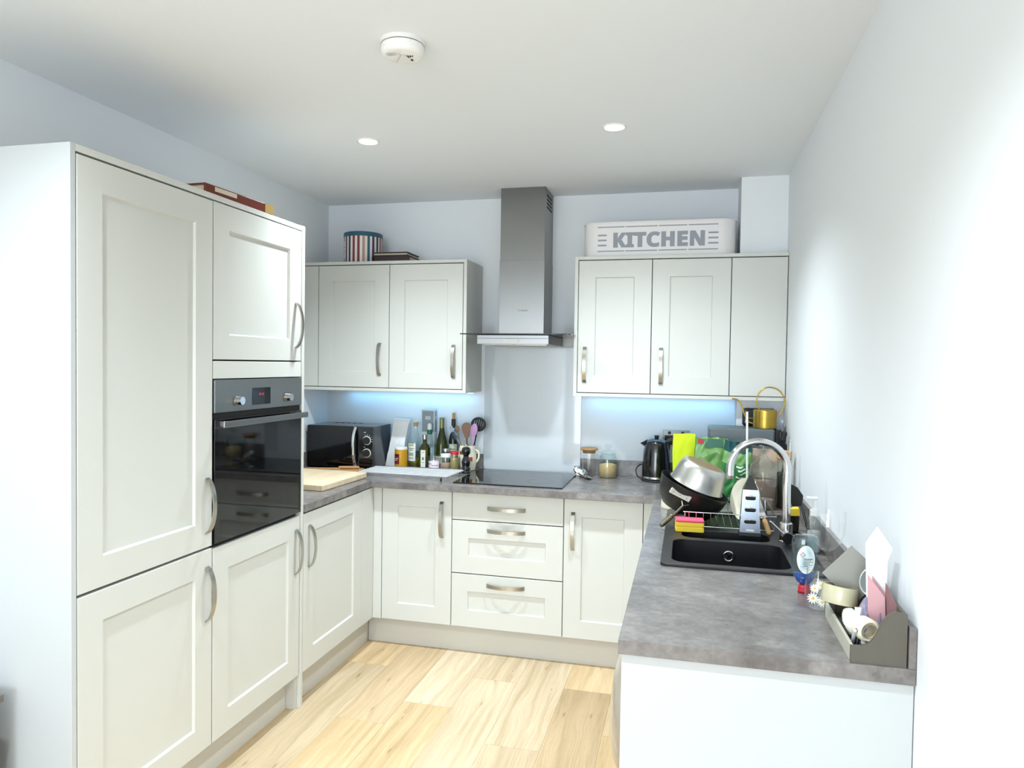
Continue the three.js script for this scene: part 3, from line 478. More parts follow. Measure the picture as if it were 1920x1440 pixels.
// utensils standing in the crock
function headShape(pts) { const s = new THREE.Shape(); s.moveTo(...pts[0]); s.splineThru(pts.slice(1).map((p) => new THREE.Vector2(...p))); return s; }
function oval(w, h, cx = 0, cy = 0, n = 28, pow = 1) { const s = new THREE.Shape(); for (let i = 0; i <= n; i++) { const a = i / n * Math.PI * 2; const x = cx + w * Math.cos(a), y = cy + h * Math.sign(Math.sin(a)) * Math.pow(Math.abs(Math.sin(a)), pow); i ? s.lineTo(x, y) : s.moveTo(x, y); } return s; }
function flatHead(shape, th) { return new THREE.ExtrudeGeometry(shape, { depth: th, bevelEnabled: true, bevelSize: 0.001, bevelThickness: 0.001, bevelSegments: 2, curveSegments: 12 }); }
{
  const foot = (k) => [0.972 + [0.012, 0.02, 0, -0.002, 0.03, 0.024][k], YW + 0.02, 0.095 + [-0.014, 0.014, -0.012, 0.014, 0, 0.022][k]];
  function utensil(k, name, ttl, tip, mat, hm, head, hw = 0.004) {   // head drawn upwards from its own 0,0 at the end of the handle
    const a = foot(k), t = thing(name, ttl, 'utensil', a, 'utensils in the crock'), d = V3(...tip).sub(V3(...a)), L = d.length();
    part('handle', rod(a, tip, hw, 10), hm, t);
    const q = new THREE.Quaternion().setFromUnitVectors(V3(0, 1, 0), d.normalize());
    part('head', head.applyQuaternion(q).translate(...tip), mat, t); return t;
  }
  const sl = oval(0.046, 0.042, 0, 0.036); for (let i = -2; i <= 2; i++) { const h = new THREE.Path(); const x = i * 0.0135, y1 = 0.068 - Math.abs(i) * 0.007, y0 = 0.028; h.moveTo(x - 0.0032, y0); h.lineTo(x + 0.0032, y0); h.lineTo(x + 0.0032, y1); h.lineTo(x - 0.0032, y1); h.closePath(); sl.holes.push(h); }
  utensil(0, 'slotted_spoon', 'black round slotted turner in the utensil crock', [1.028, 1.15, 0.075], M.blackMat, M.blackMat, flatHead(sl, 0.003));
  utensil(1, 'serving_spoon', 'pink plastic spoon in the utensil crock', [1.018, 1.118, 0.125], M.pinkPlastic, M.pinkPlastic, new THREE.SphereGeometry(0.026, 24, 14).scale(0.85, 1.6, 0.28).rotateZ(-0.05).translate(0, 0.036, 0));
  const sp = new THREE.Shape(); sp.moveTo(-0.012, 0); sp.lineTo(-0.027, 0.05); sp.quadraticCurveTo(-0.03, 0.085, 0, 0.088); sp.quadraticCurveTo(0.03, 0.085, 0.027, 0.05); sp.lineTo(0.012, 0);
  utensil(2, 'wooden_spatula', 'broad wooden spatula in the utensil crock', [0.962, 1.105, 0.075], M.woodDark, M.woodDark, flatHead(sp, 0.005), 0.006);
  utensil(3, 'wooden_spoon', 'wooden spoon with round bowl in the utensil crock', [0.915, 1.14, 0.105], M.woodDark, M.woodDark, new THREE.SphereGeometry(0.017, 20, 12).scale(0.9, 1.25, 0.4).translate(0, 0.018, 0));
  const bl = new THREE.Shape(); bl.moveTo(-0.009, 0); bl.lineTo(-0.011, 0.062); bl.lineTo(0.009, 0.068); bl.lineTo(0.01, 0);
  utensil(4, 'palette_knife', 'pale blue flat spatula leaning out of the utensil crock', [0.9, 1.112, 0.1], S('#9fb7cf', 0.35), S('#9fb7cf', 0.35), flatHead(bl, 0.002));
  utensil(5, 'fish_slice', 'dark blue narrow spatula leaning out of the utensil crock', [0.912, 1.1, 0.13], S('#27384a', 0.4), S('#27384a', 0.4), flatHead(rrShape(-0.007, 0.007, 0, 0.045, 0.004), 0.002));
}
{
  const x = 1.0, z = 0.205, t = thing('pepper_mill', 'black turned pepper mill beside the hob', 'pepper mill', [x, YW, z]);
  part('base', lathe([[0, 0], [0.027, 0], [0.029, 0.004], [0.028, 0.012], [0.023, 0.016], [0.027, 0.022], [0.026, 0.032], [0.021, 0.037], [0.024, 0.05], [0.026, 0.066], [0.023, 0.08], [0.016, 0.092], [0.016, 0.104], [0, 0.104]], x, YW, z), M.blackGloss, t);
  part('head', lathe([[0.0155, 0.105], [0.023, 0.112], [0.0265, 0.126], [0.0255, 0.14], [0.019, 0.15], [0.008, 0.154], [0, 0.154]], x, YW, z), M.blackGloss, t);
  part('top_nut', lathe([[0.005, 0.153], [0.0065, 0.158], [0.004, 0.165], [0, 0.166]], x, YW, z), M.chrome, t);
}
// ---------------------------------------------------------------- back right: jars, kettle, sockets
{
  const t = thing('storage_canister', 'clear glass canister with flat wooden lid beside the hob', 'jar', [1.702, YW, 0.08]);
  part('glass', lathe(shell([[0.036, 0], [0.038, 0.003], [0.038, 0.138]], 0.002), 1.702, YW, 0.08), M.glass, t);
  part('lid', lathe([[0, 0.134], [0.037, 0.134], [0.038, 0.15], [0.049, 0.152], [0.05, 0.158], [0.048, 0.163], [0, 0.164]], 1.702, YW, 0.08), M.wood, t, 'pale wooden lid');
  const j = thing('rice_jar', 'round glass jar half full of rice with glass knob lid', 'jar', [1.812, YW, 0.088]);
  part('glass', lathe(shell([[0.05, 0], [0.053, 0.004], [0.053, 0.1], [0.047, 0.122], [0.04, 0.13], [0.044, 0.136]], 0.0022), 1.812, YW, 0.088), M.paleGlass, j);
  part('contents', lathe([[0, 0.003], [0.0505, 0.004], [0.0505, 0.072], [0.03, 0.079], [0, 0.077]], 1.812, YW, 0.088).rotateZ(0), M.rice, j, 'pale grains');
  part('lid', lathe([[0.04, 0.132], [0.049, 0.137], [0.047, 0.142], [0.035, 0.15], [0.014, 0.158], [0.009, 0.163], [0.019, 0.172], [0.021, 0.182], [0.014, 0.19], [0, 0.192]], 1.812, YW, 0.088), M.paleGlass, j);
  // spoons and crumpled foil
  for (let i = 0; i < 3; i++) {
    const a = -0.5 - i * 0.35, s = thing('teaspoon', 'steel teaspoon lying in a heap beside the hob', 'spoon', [1.69, YW, 0.17], 'teaspoons beside the hob'), m = new THREE.Matrix4().makeRotationY(a).setPosition(1.69 + i * 0.006, YW + 0.005 + i * 0.006, 0.17 + i * 0.012);
    part('bowl', new THREE.SphereGeometry(0.017, 18, 8, 0, Math.PI * 2, Math.PI / 2, Math.PI / 2).scale(1.45, 0.35, 1).translate(0.03, 0.001, 0).applyMatrix4(m), M.chrome, s);
    part('handle', new RoundedBoxGeometry(0.09, 0.002, 0.007, 2, 0.001).rotateZ(-0.06).translate(-0.035, 0.0035, 0).applyMatrix4(m), M.chrome, s);
  }
  const fo = new THREE.IcosahedronGeometry(0.04, 5), fp = fo.attributes.position; for (let i = 0; i < fp.count; i++) { const x = fp.getX(i), y = fp.getY(i), z = fp.getZ(i), k = 0.72 + 0.5 * vn(x * 70 + 20, (y + z) * 60 + 9); fp.setXYZ(i, x * k * 1.1, y * k * 0.62, z * k * 0.6); }
  fo.computeVertexNormals(); solo('crumpled_foil', fo.rotateZ(-0.5).translate(1.666, YW + 0.03, 0.15), M.alu, 'crumpled silver foil heaped on the teaspoons by the hob', 'foil', [1.68, YW, 0.13]);
  // kettle
  const kx = 2.084, kz = 0.125, k = thing('electric_kettle', 'glossy black electric kettle on its base', 'kettle', [kx, YW, kz]);
  part('power_base', lathe([[0, 0], [0.08, 0], [0.082, 0.004], [0.08, 0.013], [0, 0.016]], kx, YW, kz, 40), M.blackMat, k);
  part('base_ring', lathe([[0.0775, 0.016], [0.0795, 0.018], [0.0785, 0.028], [0.0765, 0.029]], kx, YW, kz, 40), M.chrome, k, 'chrome ring');
  const b = part('body', lathe([[0, 0.0165], [0.0765, 0.0165], [0.0785, 0.03], [0.0775, 0.09], [0.0725, 0.16], [0.064, 0.205], [0.061, 0.212]], kx, YW, kz, 44), M.blackGloss, k);
  part('spout', [new THREE.ConeGeometry(0.024, 0.05, 20).rotateX(Math.PI).scale(1, 1, 0.8).rotateZ(0.5).translate(kx - 0.058, YW + 0.197, kz)], M.blackGloss, b);
  const l = part('lid', lathe([[0.0615, 0.211], [0.062, 0.216], [0.054, 0.226], [0.03, 0.236], [0, 0.238]], kx, YW, kz, 40), M.blackGloss, k);
  part('lid_knob', lathe([[0.012, 0.236], [0.011, 0.243], [0.015, 0.248], [0.012, 0.253], [0, 0.254]], kx, YW, kz), M.blackMat, l);
  part('handle', tube([[kx + 0.05, YW + 0.215, kz + 0.005], [kx + 0.085, YW + 0.232, kz + 0.01], [kx + 0.108, YW + 0.205, kz + 0.014], [kx + 0.108, YW + 0.12, kz + 0.014], [kx + 0.094, YW + 0.065, kz + 0.01], [kx + 0.072, YW + 0.055, kz + 0.005]], 0.0105, 40, 12), M.blackGloss, k);
  part('power_cord', tube([[kx - 0.07, YW + 0.006, kz + 0.02], [kx - 0.1, YW + 0.02, kz], [kx - 0.112, YW + 0.055, kz - 0.03], [kx - 0.09, YW + 0.078, kz - 0.06], [kx - 0.04, YW + 0.07, kz - 0.095]], 0.0035, 40, 8), M.blackMat, k);
  // sockets
  const so = thing('power_socket', 'brushed steel double power socket on the wall behind the kettle', 'socket', [2.187, 1.14, 0.004]);
  const pl = part('face_plate', bx(2.113, 2.261, 1.097, 1.186, 0.0005, 0.007, 0.002), S('#8f9490', 0.4, { metalness: 0.6 }), so);
  for (const x of [2.15, 2.224]) part('socket_insert', bx(x - 0.026, x + 0.026, 1.103, 1.155, 0.0068, 0.0085, 0.002), M.blackMat, pl);
  part('rocker_switch', [bx(2.142, 2.158, 1.162, 1.178, 0.0068, 0.0095, 0.001), bx(2.216, 2.232, 1.162, 1.178, 0.0068, 0.0095, 0.001)], M.blackMat, pl);
  const plug = solo('power_plug', [bx(2.135, 2.172, 1.11, 1.155, 0.0086, 0.04, 0.006), tube([[2.153, 1.112, 0.03], [2.15, 1.07, 0.04], [2.13, 1.02, 0.03], [2.13, 0.96, 0.02]], 0.0035, 24, 8)], M.blackMat, 'black power plug in the socket behind the kettle', 'plug', [2.153, 1.12, 0.02]);
}
// ---------------------------------------------------------------- pouches and appliances in the right corner
function pouch(w, h, d, n = 10, sd = 1, wob = 0.006) {   // a soft stand-up bag, its base at y = 0
  const g = new THREE.BoxGeometry(w, h, d, n, n + 2, 4), p = g.attributes.position;
  for (let i = 0; i < p.count; i++) {
    const x = p.getX(i), y = p.getY(i) / h + 0.5, z = p.getZ(i), k = Math.pow(Math.max(0.02, 1 - y), 0.55) * (1 - 0.35 * Math.pow(Math.abs(2 * x / w), 3));
    p.setXYZ(i, x + (vn(y * 7 + sd * 9, z * 30 + 3) - 0.5) * wob, y * h + (y > 0.05 ? (vn(x * 40 + sd * 5, 7) - 0.5) * wob : 0), z * (0.08 + 0.92 * k) + (y > 0.03 ? (vn(x * 45 + sd * 13, y * 11) - 0.5) * wob * 1.6 : 0));
  }
  g.computeVertexNormals(); return g;
}
{
  solo('snack_pouch', pouch(0.108, 0.298, 0.07, 10, 2).translate(2.232, YW, 0.45), M.lime, 'bright lime green pouch standing behind the pans', 'bag', [2.232, YW, 0.45]);
  const s = thing('salad_bag', 'green food bag with red sticker and dark green panel behind the pans', 'bag', [2.365, YW, 0.512]);
  part('bag_body', pouch(0.148, 0.288, 0.06, 12, 3, 0.012).translate(2.365, YW, 0.512), P('#6fa057', 0.3, { clearcoat: 0.4 }), s);
  part('sticker', bx(2.3, 2.328, 1.168, 1.192, 0.524, 0.525), S('#b23a3a', 0.5), s, 'red sticker');
  part('panel', bx(2.333, 2.42, 1.152, 1.194, 0.5235, 0.5245), S('#3f6f5c', 0.5), s, 'dark green printed panel');
  const c = thing('herb_bag', 'crumpled dark green and white bag in front of the grey coffee machine', 'bag', [2.455, YW, 0.64]);
  part('bag_body', pouch(0.12, 0.285, 0.07, 12, 6, 0.02).rotateZ(-0.12).translate(2.455, YW + 0.006, 0.64), label(128, 256, (q, w, h) => { q.fillStyle = '#2f7a3c'; q.fillRect(0, 0, w, h); q.fillStyle = '#0d4a4f'; q.fillRect(0, 0, w, 46); q.fillStyle = '#7fb06a'; q.fillRect(0, 46, w, 50); q.fillStyle = '#e6efe2'; for (let i = 0; i < 7; i++) q.fillRect(70 + (i % 3) * 10, 100 + i * 15, 34, 7); }), c);
  // coffee machine
  const t = thing('coffee_machine', 'slate grey coffee machine with black side and lever in the corner', 'coffee machine', [2.51, YW, 0.37]);
  const b = part('body', bx(2.352, 2.668, YW + 0.01, 1.246, 0.275, 0.47, 0.012), M.slate, t);
  part('side_panel', bx(2.668, 2.69, YW + 0.01, 1.24, 0.28, 0.465, 0.006), M.blackMat, t);
  for (const x of [2.37, 2.62]) part('foot', bx(x, x + 0.03, YW, YW + 0.0105, 0.29, 0.45), M.dark, t);
  part('brew_head', [bx(2.46, 2.56, 1.08, 1.13, 0.469, 0.53, 0.008)], M.blackMat, b); part('drip_tray', bx(2.46, 2.62, YW + 0.012, YW + 0.035, 0.469, 0.53, 0.004), M.blackMat, b);
  part('steam_lever', [rod([2.688, 1.14, 0.48], [2.7, 1.225, 0.5], 0.009, 12), rod([2.702, 1.22, 0.5], [2.684, 1.248, 0.5], 0.004, 8)], M.blackMat, t, 'black lever'); part('lever_grip', new THREE.CapsuleGeometry(0.0125, 0.03, 6, 12).rotateZ(-0.25).translate(2.7025, 1.215, 0.5), M.blackMat, t);
  // black radio behind, brass watering can on top
  const r = thing('speaker_box', 'rounded black speaker on top of the coffee machine', 'speaker', [2.604, 1.2465, 0.305]);
  part('case', new RoundedBoxGeometry(0.165, 0.094, 0.05, 4, 0.018).translate(2.604, 1.2935, 0.306), M.blackGloss, r); part('grille', bx(2.54, 2.668, 1.262, 1.326, 0.331, 0.3318), M.blackMat, r);
  const wc = thing('watering_can', 'small brass watering can with big ring handle on the coffee machine', 'watering can', [2.624, 1.2465, 0.4]), X = 2.624, Y = 1.2465, Z = 0.4;
  part('body', lathe([[0, 0], [0.054, 0], [0.056, 0.002], [0.056, 0.042], [0.0545, 0.0435], [0.056, 0.045], [0.056, 0.088], [0.053, 0.092], [0.03, 0.094], [0, 0.094]], X, Y, Z, 44), M.brass, wc);
  part('handle', tube([[2.598, Y + 0.09, Z], [2.584, Y + 0.125, Z], [2.594, Y + 0.175, Z], [2.628, Y + 0.203, Z], [2.675, Y + 0.198, Z], [2.708, Y + 0.165, Z], [2.714, Y + 0.12, Z], [2.7, Y + 0.08, Z], [2.677, Y + 0.055, Z]], 0.0034, 60, 10), M.brass, wc, 'thin brass ring handle');
  part('spout', [tube([[2.57, Y + 0.02, Z], [2.545, Y + 0.03, Z], [2.525, Y + 0.07, Z], [2.508, Y + 0.12, Z], [2.488, Y + 0.14, Z], [2.464, Y + 0.143, Z]], 0.0038, 50, 10), tube([[2.57, Y + 0.046, Z], [2.55, Y + 0.048, Z], [2.533, Y + 0.05, Z]], 0.0022, 12, 8)], M.brass, wc, 'thin curved brass spout');
}
// ---------------------------------------------------------------- glass jug and bottles by the right wall
{
  const t = thing('glass_jug', 'round clear glass flagon with narrow neck behind the tap', 'bottle', [2.585, YW, 0.76]);
  part('glass', lathe(shell([[0.05, 0], [0.06, 0.006], [0.064, 0.03], [0.064, 0.16], [0.056, 0.2], [0.03, 0.228], [0.0135, 0.245], [0.0125, 0.305], [0.016, 0.307], [0.016, 0.316]], 0.0028), 2.585, YW, 0.76, 40), M.paleGlass, t);
  part('contents', lathe([[0, 0.004], [0.0595, 0.008], [0.0605, 0.03], [0.0605, 0.13], [0, 0.13]], 2.585, YW, 0.76, 40), P('#b08f80', 0.15, { transmission: 0.5, thickness: 0 }), t, 'pale pinkish brown liquid');
  solo('paper_bag', pouch(0.15, 0.25, 0.07, 10, 9, 0.012).translate(2.61, YW, 0.605), S('#b8a08e', 0.8), 'pinkish brown paper bag standing behind the glass flagon', 'bag', [2.61, YW, 0.6]);
  const b = thing('glass_bottle', 'tall slim clear glass bottle against the right wall', 'bottle', [2.685, YW, 0.86]);
  part('glass', lathe(shell([[0.026, 0], [0.028, 0.004], [0.028, 0.16], [0.024, 0.19], [0.0105, 0.22], [0.0105, 0.315], [0.0135, 0.317], [0.0135, 0.328]], 0.0022), 2.685, YW, 0.86), M.glass, b);
  const j = thing('wooden_lid_jar', 'glass jar with thick wooden lid by the right wall', 'jar', [2.68, YW, 0.715]);
  part('glass', lathe(shell([[0.03, 0], [0.032, 0.004], [0.032, 0.225]], 0.002), 2.68, YW, 0.715), M.paleGlass, j);
  part('lid', lathe([[0, 0.222], [0.031, 0.222], [0.034, 0.226], [0.034, 0.256], [0.031, 0.26], [0, 0.26]], 2.68, YW, 0.715), M.cork, j); part('contents', cyl(2.68, YW + 0.004, YW + 0.16, 0.715, 0.029, 0.029), S('#3c3a2e', 0.8), j);
}
// ---------------------------------------------------------------- sink, tap, draining rack
const YS = YW + 0.009;
{
  const t = thing('kitchen_sink', 'black composite sink with one and a half bowls and drainer', 'sink', [2.42, YW, 1.404]);
  const s = rrShape(SX0, SX1, SZ0, SZ1, 0.022), hole = (a) => new THREE.Path(rrShape(...a).getPoints(8).reverse());
  const D = [2.205, 2.56, 0.985, 1.3, 0.03], Hf = [2.235, 2.548, 1.345, 1.472, 0.04], Mn = [2.205, 2.575, 1.505, 1.825, 0.045];
  for (const a of [D, Hf, Mn]) s.holes.push(hole(a));
  part('rim', slab(s, YW + 0.0003, YS, 0.0018, 8), M.sink, t);
  function bowl(a, depth, name) {
    const o = rrShape(a[0] - 0.004, a[1] + 0.004, a[2] - 0.004, a[3] + 0.004, a[4] + 0.004); o.holes.push(hole(a));
    return part(name, [slab(o, YW - depth, YW + 0.003), slab(rrShape(a[0] - 0.004, a[1] + 0.004, a[2] - 0.004, a[3] + 0.004, a[4] + 0.004), YW - depth - 0.006, YW - depth)], M.sink, t);
  }
  const m = bowl(Mn, 0.17, 'main_bowl'), h = bowl(Hf, 0.1, 'half_bowl'), d = bowl(D, 0.004, 'drainer');
  part('drainer_ridge', [0, 1, 2, 3, 4, 5, 6].map((i) => bx(2.235 + i * 0.045, 2.245 + i * 0.045, YW - 0.004, YW + 0.001, 1.0, 1.28, 0.002)), M.sink, d);
  const ov = part('overflow_ring', new THREE.TorusGeometry(0.017, 0.0035, 10, 32).translate(2.4, YW - 0.042, 1.5085), M.chrome, m, 'chrome overflow ring'); part('overflow_cross', [bx(2.385, 2.415, YW - 0.0445, YW - 0.0395, 1.506, 1.51).translate(-2.4, -(YW - 0.042), -1.508).rotateZ(0.7).translate(2.4, YW - 0.042, 1.508), bx(2.385, 2.415, YW - 0.0445, YW - 0.0395, 1.506, 1.51).translate(-2.4, -(YW - 0.042), -1.508).rotateZ(-0.87).translate(2.4, YW - 0.042, 1.508)], M.chrome, m);
  part('strainer', lathe([[0, 0.002], [0.03, 0.003], [0.038, 0.0005]], 2.39, YW - 0.17, 1.66), M.chrome, m);
  // tap
  const x = 2.602, z = 1.435, tp = thing('kitchen_tap', 'tall chrome swan-neck kitchen tap behind the sink', 'tap', [x, YS, z]);
  part('base', lathe([[0, 0], [0.026, 0], [0.026, 0.005], [0.0225, 0.008], [0.0225, 0.066], [0.019, 0.07], [0, 0.07]], x, YS, z), M.chrome, tp);
  const pts = [[x, YS + 0.06, z], [x, YS + 0.12, z], [x - 0.001, YS + 0.2, z]]; for (let i = 0; i <= 12; i++) { const a = i / 12 * Math.PI; pts.push([x - 0.1 + 0.1 * Math.cos(a), 1.178 + 0.1 * Math.sin(a), z + 0.012 * (1 - Math.cos(a)) / 2]); } pts.push([x - 0.2, 1.148, z + 0.012]);
  part('spout', tube(pts, 0.0142, 90, 18), M.chrome, tp); part('aerator', cyl(x - 0.2, 1.14, 1.152, z + 0.012, 0.013, 0.0148), M.nickel, tp);
  part('valve', new THREE.CylinderGeometry(0.02, 0.02, 0.05, 26).rotateX(Math.PI / 2).translate(x, YS + 0.026, z + 0.04), M.chrome, tp);
  part('valve_cap', new THREE.CylinderGeometry(0.0185, 0.021, 0.006, 26).rotateX(Math.PI / 2).translate(x, YS + 0.026, z + 0.068), M.blackGloss, tp);
  part('lever', rod([x - 0.012, YS + 0.035, z + 0.055], [x - 0.062, YS + 0.082, z + 0.06], 0.0042, 10), M.chrome, tp);
  // rack
  const r = thing('dish_rack', 'thin chrome wire dish rack standing on the drainer', 'dish rack', [2.42, YW, 1.13]), X0 = 2.245, X1 = 2.575, Z0 = 0.99, Z1 = 1.325, yt = 0.985, yb = 0.93;
  const loop = (y, e = 0) => [[X0 - e, y, Z0], [X1 + e, y, Z0], [X1 + e, y, Z1 + e], [X0 - e, y, Z1 + e]];
  const lp = (y, e) => { const l = loop(y, e); return l.map((p, i) => rod(p, l[(i + 1) % 4], 0.0022)); };
  part('frame', [...lp(yt, 0.006), ...lp(yb, 0)], M.chrome, r);
  for (let i = 0; i < 12; i++) { const xx = X0 + 0.015 + i * (X1 - X0 - 0.03) / 11; part('wire', [rod([xx, yt, Z1 + 0.006], [xx, yb, Z1], 0.0015, 6), rod([xx, yb, Z1], [xx, yb, Z0], 0.0015, 6), rod([xx, yb, Z0], [xx, yt, Z0], 0.0015, 6)], M.chrome, r); }
  for (const [a, b] of [[X0, Z0], [X1, Z0], [X0, Z1], [X1, Z1]]) part('leg', rod([a, b > 1.31 || a < 2.2 ? YS : YW - 0.004, b], [a, yt, b], 0.0022), M.chrome, r);
}
// ---------------------------------------------------------------- pans stacked on the rack
{
  const a = V3(0.36, 0.93, 0.06).normalize(), q = new THREE.Quaternion().setFromUnitVectors(V3(0, 1, 0), a), c = [2.282, 1.058, 1.14], put = (g, k = 0) => g.applyQuaternion(q).translate(c[0] + a.x * k, c[1] + a.y * k, c[2] + a.z * k);
  const w = thing('wok', 'black wok with steel handle tilted on the dish rack', 'pan', c);
  part('pan_body', put(lathe([[0, -0.112], [0.085, -0.112], [0.1, -0.108], [0.122, -0.08], [0.136, -0.04], [0.144, 0], [0.1415, 0.001], [0.133, -0.04], [0.119, -0.078], [0.098, -0.105], [0, -0.109]], 0, 0, 0, 48)), M.blackPan, w);
  const darkSteel = S('#6f6a5c', 0.35, { metalness: 1 });   // handle on the side towards the room
  const hb = part('handle_bracket', put(new RoundedBoxGeometry(0.09, 0.026, 0.006, 2, 0.003).rotateX(-0.5).translate(0, -0.03, 0.1375).rotateY(-0.35)), M.chrome, w, 'riveted steel bracket');
  part('rivet', [-0.03, 0, 0.03].map((x) => put(new THREE.SphereGeometry(0.004, 10, 8).translate(x, -0.032, 0.141).rotateY(-0.35))), M.nickel, hb);
  part('handle', [tube([[2.236, 1.0, 1.3], [2.215, 0.98, 1.315], [2.196, 0.963, 1.325], [2.178, 0.947, 1.33]], 0.0055, 24, 10), rod([2.258, 1.002, 1.282], [2.236, 1.0, 1.3], 0.0035), rod([2.232, 1.015, 1.278], [2.236, 1.0, 1.3], 0.0035)], darkSteel, w);
  part('handle_grip', new THREE.CapsuleGeometry(0.0095, 0.05, 6, 14).applyQuaternion(new THREE.Quaternion().setFromUnitVectors(V3(0, 1, 0), V3(-0.66, -0.6, 0.3).normalize())).translate(2.176, 0.946, 1.331), darkSteel, w);
  const p = thing('saucepan', 'dull silver pan turned upside down on the black wok', 'pan', [c[0], c[1] + 0.004, c[2]]);
  const b = part('pan_body', put(lathe([[0.106, 0.004], [0.112, 0.002], [0.113, 0.006], [0.109, 0.009], [0.105, 0.03], [0.098, 0.07], [0.09, 0.092], [0.08, 0.098], [0.074, 0.1], [0.0735, 0.0985], [0, 0.0985], [0, 0.095], [0.085, 0.09], [0.1, 0.03], [0.106, 0.004]], 0.004, 0, 0, 48)), M.alu, p);
  part('burnt_base', put(lathe([[0, 0.0995], [0.0725, 0.0995], [0.073, 0.0975]], 0.004, 0, 0, 40)), S('#8a7550', 0.5, { metalness: 0.6 }), b, 'brown stained base');
  solo('mixing_bowl', lathe([[0.082, 0], [0.085, 0.001], [0.083, 0.03], [0.07, 0.066], [0.045, 0.086], [0.042, 0.094], [0.038, 0.094], [0.036, 0.088], [0, 0.088], [0, 0.084], [0.043, 0.082], [0.066, 0.064], [0.079, 0.03], [0.082, 0]], 2.222, YW, 0.86, 44), S('#e7dfc8', 0.4), 'cream bowl turned upside down behind the black wok', 'bowl', [2.222, YW, 0.86]);
}
// plates, grater and cutlery in the rack
{
  const plate = (x, y, z, r, ry, rx, name, ttl, m) => solo(name, lathe([[0, 0], [r * 0.62, 0], [r * 0.7, 0.004], [r, 0.014], [r, 0.017], [r * 0.69, 0.008], [r * 0.6, 0.004], [0, 0.004]], 0, 0, 0, 44).rotateX(Math.PI / 2 + rx).rotateY(ry).translate(x, y, z), m, ttl, 'plate', [x, y - r, z]);
  plate(2.487, 1.022, 1.2, 0.085, -0.95, -0.16, 'dinner_plate', 'cream plate standing in the dish rack behind the grater', S('#e9e4cf', 0.3));
  solo('mixing_bowl', lathe([[0.052, 0], [0.055, 0.001], [0.054, 0.03], [0.046, 0.07], [0.03, 0.088], [0, 0.09], [0, 0.086], [0.028, 0.084], [0.043, 0.068], [0.051, 0.03], [0.052, 0]], 2.515, 0.9335, 1.12, 36), S('#23281f', 0.25), 'small dark green bowl upside down in the dish rack', 'bowl', [2.515, 0.933, 1.12]);
  const t = thing('box_grater', 'steel box grater with black top standing before the dish rack', 'grater', [2.487, YS, 1.372]), gx = 2.482, gz = 1.358;
  const fr = (y, w, d) => [[gx - w, y, gz - d], [gx + w, y, gz - d], [gx + w, y, gz + d], [gx - w, y, gz + d]];
  const A = fr(YS + 0.012, 0.037, 0.026), B = fr(YS + 0.172, 0.028, 0.02), C = fr(YS + 0.174, 0.026, 0.018), Dp = fr(YS + 0.222, 0.006, 0.006), E0 = fr(YS, 0.039, 0.028);
  const loft = (a, b, cap) => { const pos = []; for (let k = 0; k < 4; k++) { const l = (k + 1) % 4; pos.push(...a[l], ...a[k], ...b[k], ...a[l], ...b[k], ...b[l]); } if (cap) pos.push(...b[0], ...b[3], ...b[2], ...b[0], ...b[2], ...b[1]); const g = new THREE.BufferGeometry(); g.setAttribute('position', new THREE.Float32BufferAttribute(pos, 3)); g.computeVertexNormals(); return uvBox(g); };
  part('body', loft(A, B, true), S('#b9c3d0', 0.25, { metalness: 1 }), t); part('base_band', loft(E0, A, true), M.blackMat, t); part('handle_top', loft(C, Dp, true), M.blackGloss, t, 'black pointed top');
  for (let i = 0; i < 3; i++) { const y = YS + 0.052 + i * 0.044, k = (y - YS - 0.012) / 0.16, dz = 0.026 - 0.006 * k; part('slot', new THREE.CapsuleGeometry(0.0068, 0.03 - i * 0.003, 4, 12).rotateZ(Math.PI / 2).scale(1, 1, 0.35).translate(gx, y, gz + dz + 0.0002), M.dark, t); part('blade_lip', tube([[gx - 0.02, y + 0.006, gz + dz], [gx, y + 0.0085, gz + dz + 0.006], [gx + 0.02, y + 0.006, gz + dz]], 0.0022, 16, 6), M.chrome, t); }
  part('maker_print', bx(gx - 0.014, gx + 0.014, YS + 0.018, YS + 0.024, gz + 0.0256, gz + 0.0262), M.paper, t);
  const k = thing('kitchen_knife', 'knife with pale wooden handle resting against the dish rack', 'knife', [2.54, YW + 0.03, 1.33]);
  part('handle', new THREE.CapsuleGeometry(0.0095, 0.05, 6, 14).applyQuaternion(new THREE.Quaternion().setFromUnitVectors(V3(0, 1, 0), V3(-0.25, 0.75, -0.6).normalize())).translate(2.545, 0.95, 1.345), M.cork, k);
  part('blade', new THREE.BoxGeometry(0.022, 0.11, 0.0015).translate(0, 0.09, 0).applyQuaternion(new THREE.Quaternion().setFromUnitVectors(V3(0, 1, 0), V3(-0.25, 0.75, -0.6).normalize())).translate(2.545, 0.95, 1.345), M.chrome, k);
  solo('dish_brush', [rod([2.505, 1.0, 0.93], [2.5, 1.355, 0.9], 0.0048, 10), new THREE.CapsuleGeometry(0.018, 0.02, 6, 14).translate(2.506, 0.985, 0.932)], M.white, 'white long-handled dish brush upright in the dish rack', 'brush', [2.505, 0.97, 0.93]);
  // glass mug and dark saucepan lid in the rack, right of the grater
  solo('glass_tumbler', lathe(shell([[0.028, 0], [0.031, 0.004], [0.036, 0.1]], 0.002), 0, 0, 0).rotateZ(Math.PI).translate(2.55, 1.035, 1.225), M.glass, 'clear tumbler upside down in the dish rack', 'glass', [2.55, 0.935, 1.225]);
  const sp = thing('turner', 'black turner leaning on the right wall by the tap', 'utensil', [2.668, YW, 1.19]);
  const hs = new THREE.Shape(); hs.moveTo(-0.03, -0.045); hs.lineTo(-0.032, 0.05); hs.lineTo(0.012, 0.03); hs.lineTo(0.034, 0.0); hs.lineTo(0.03, -0.04);
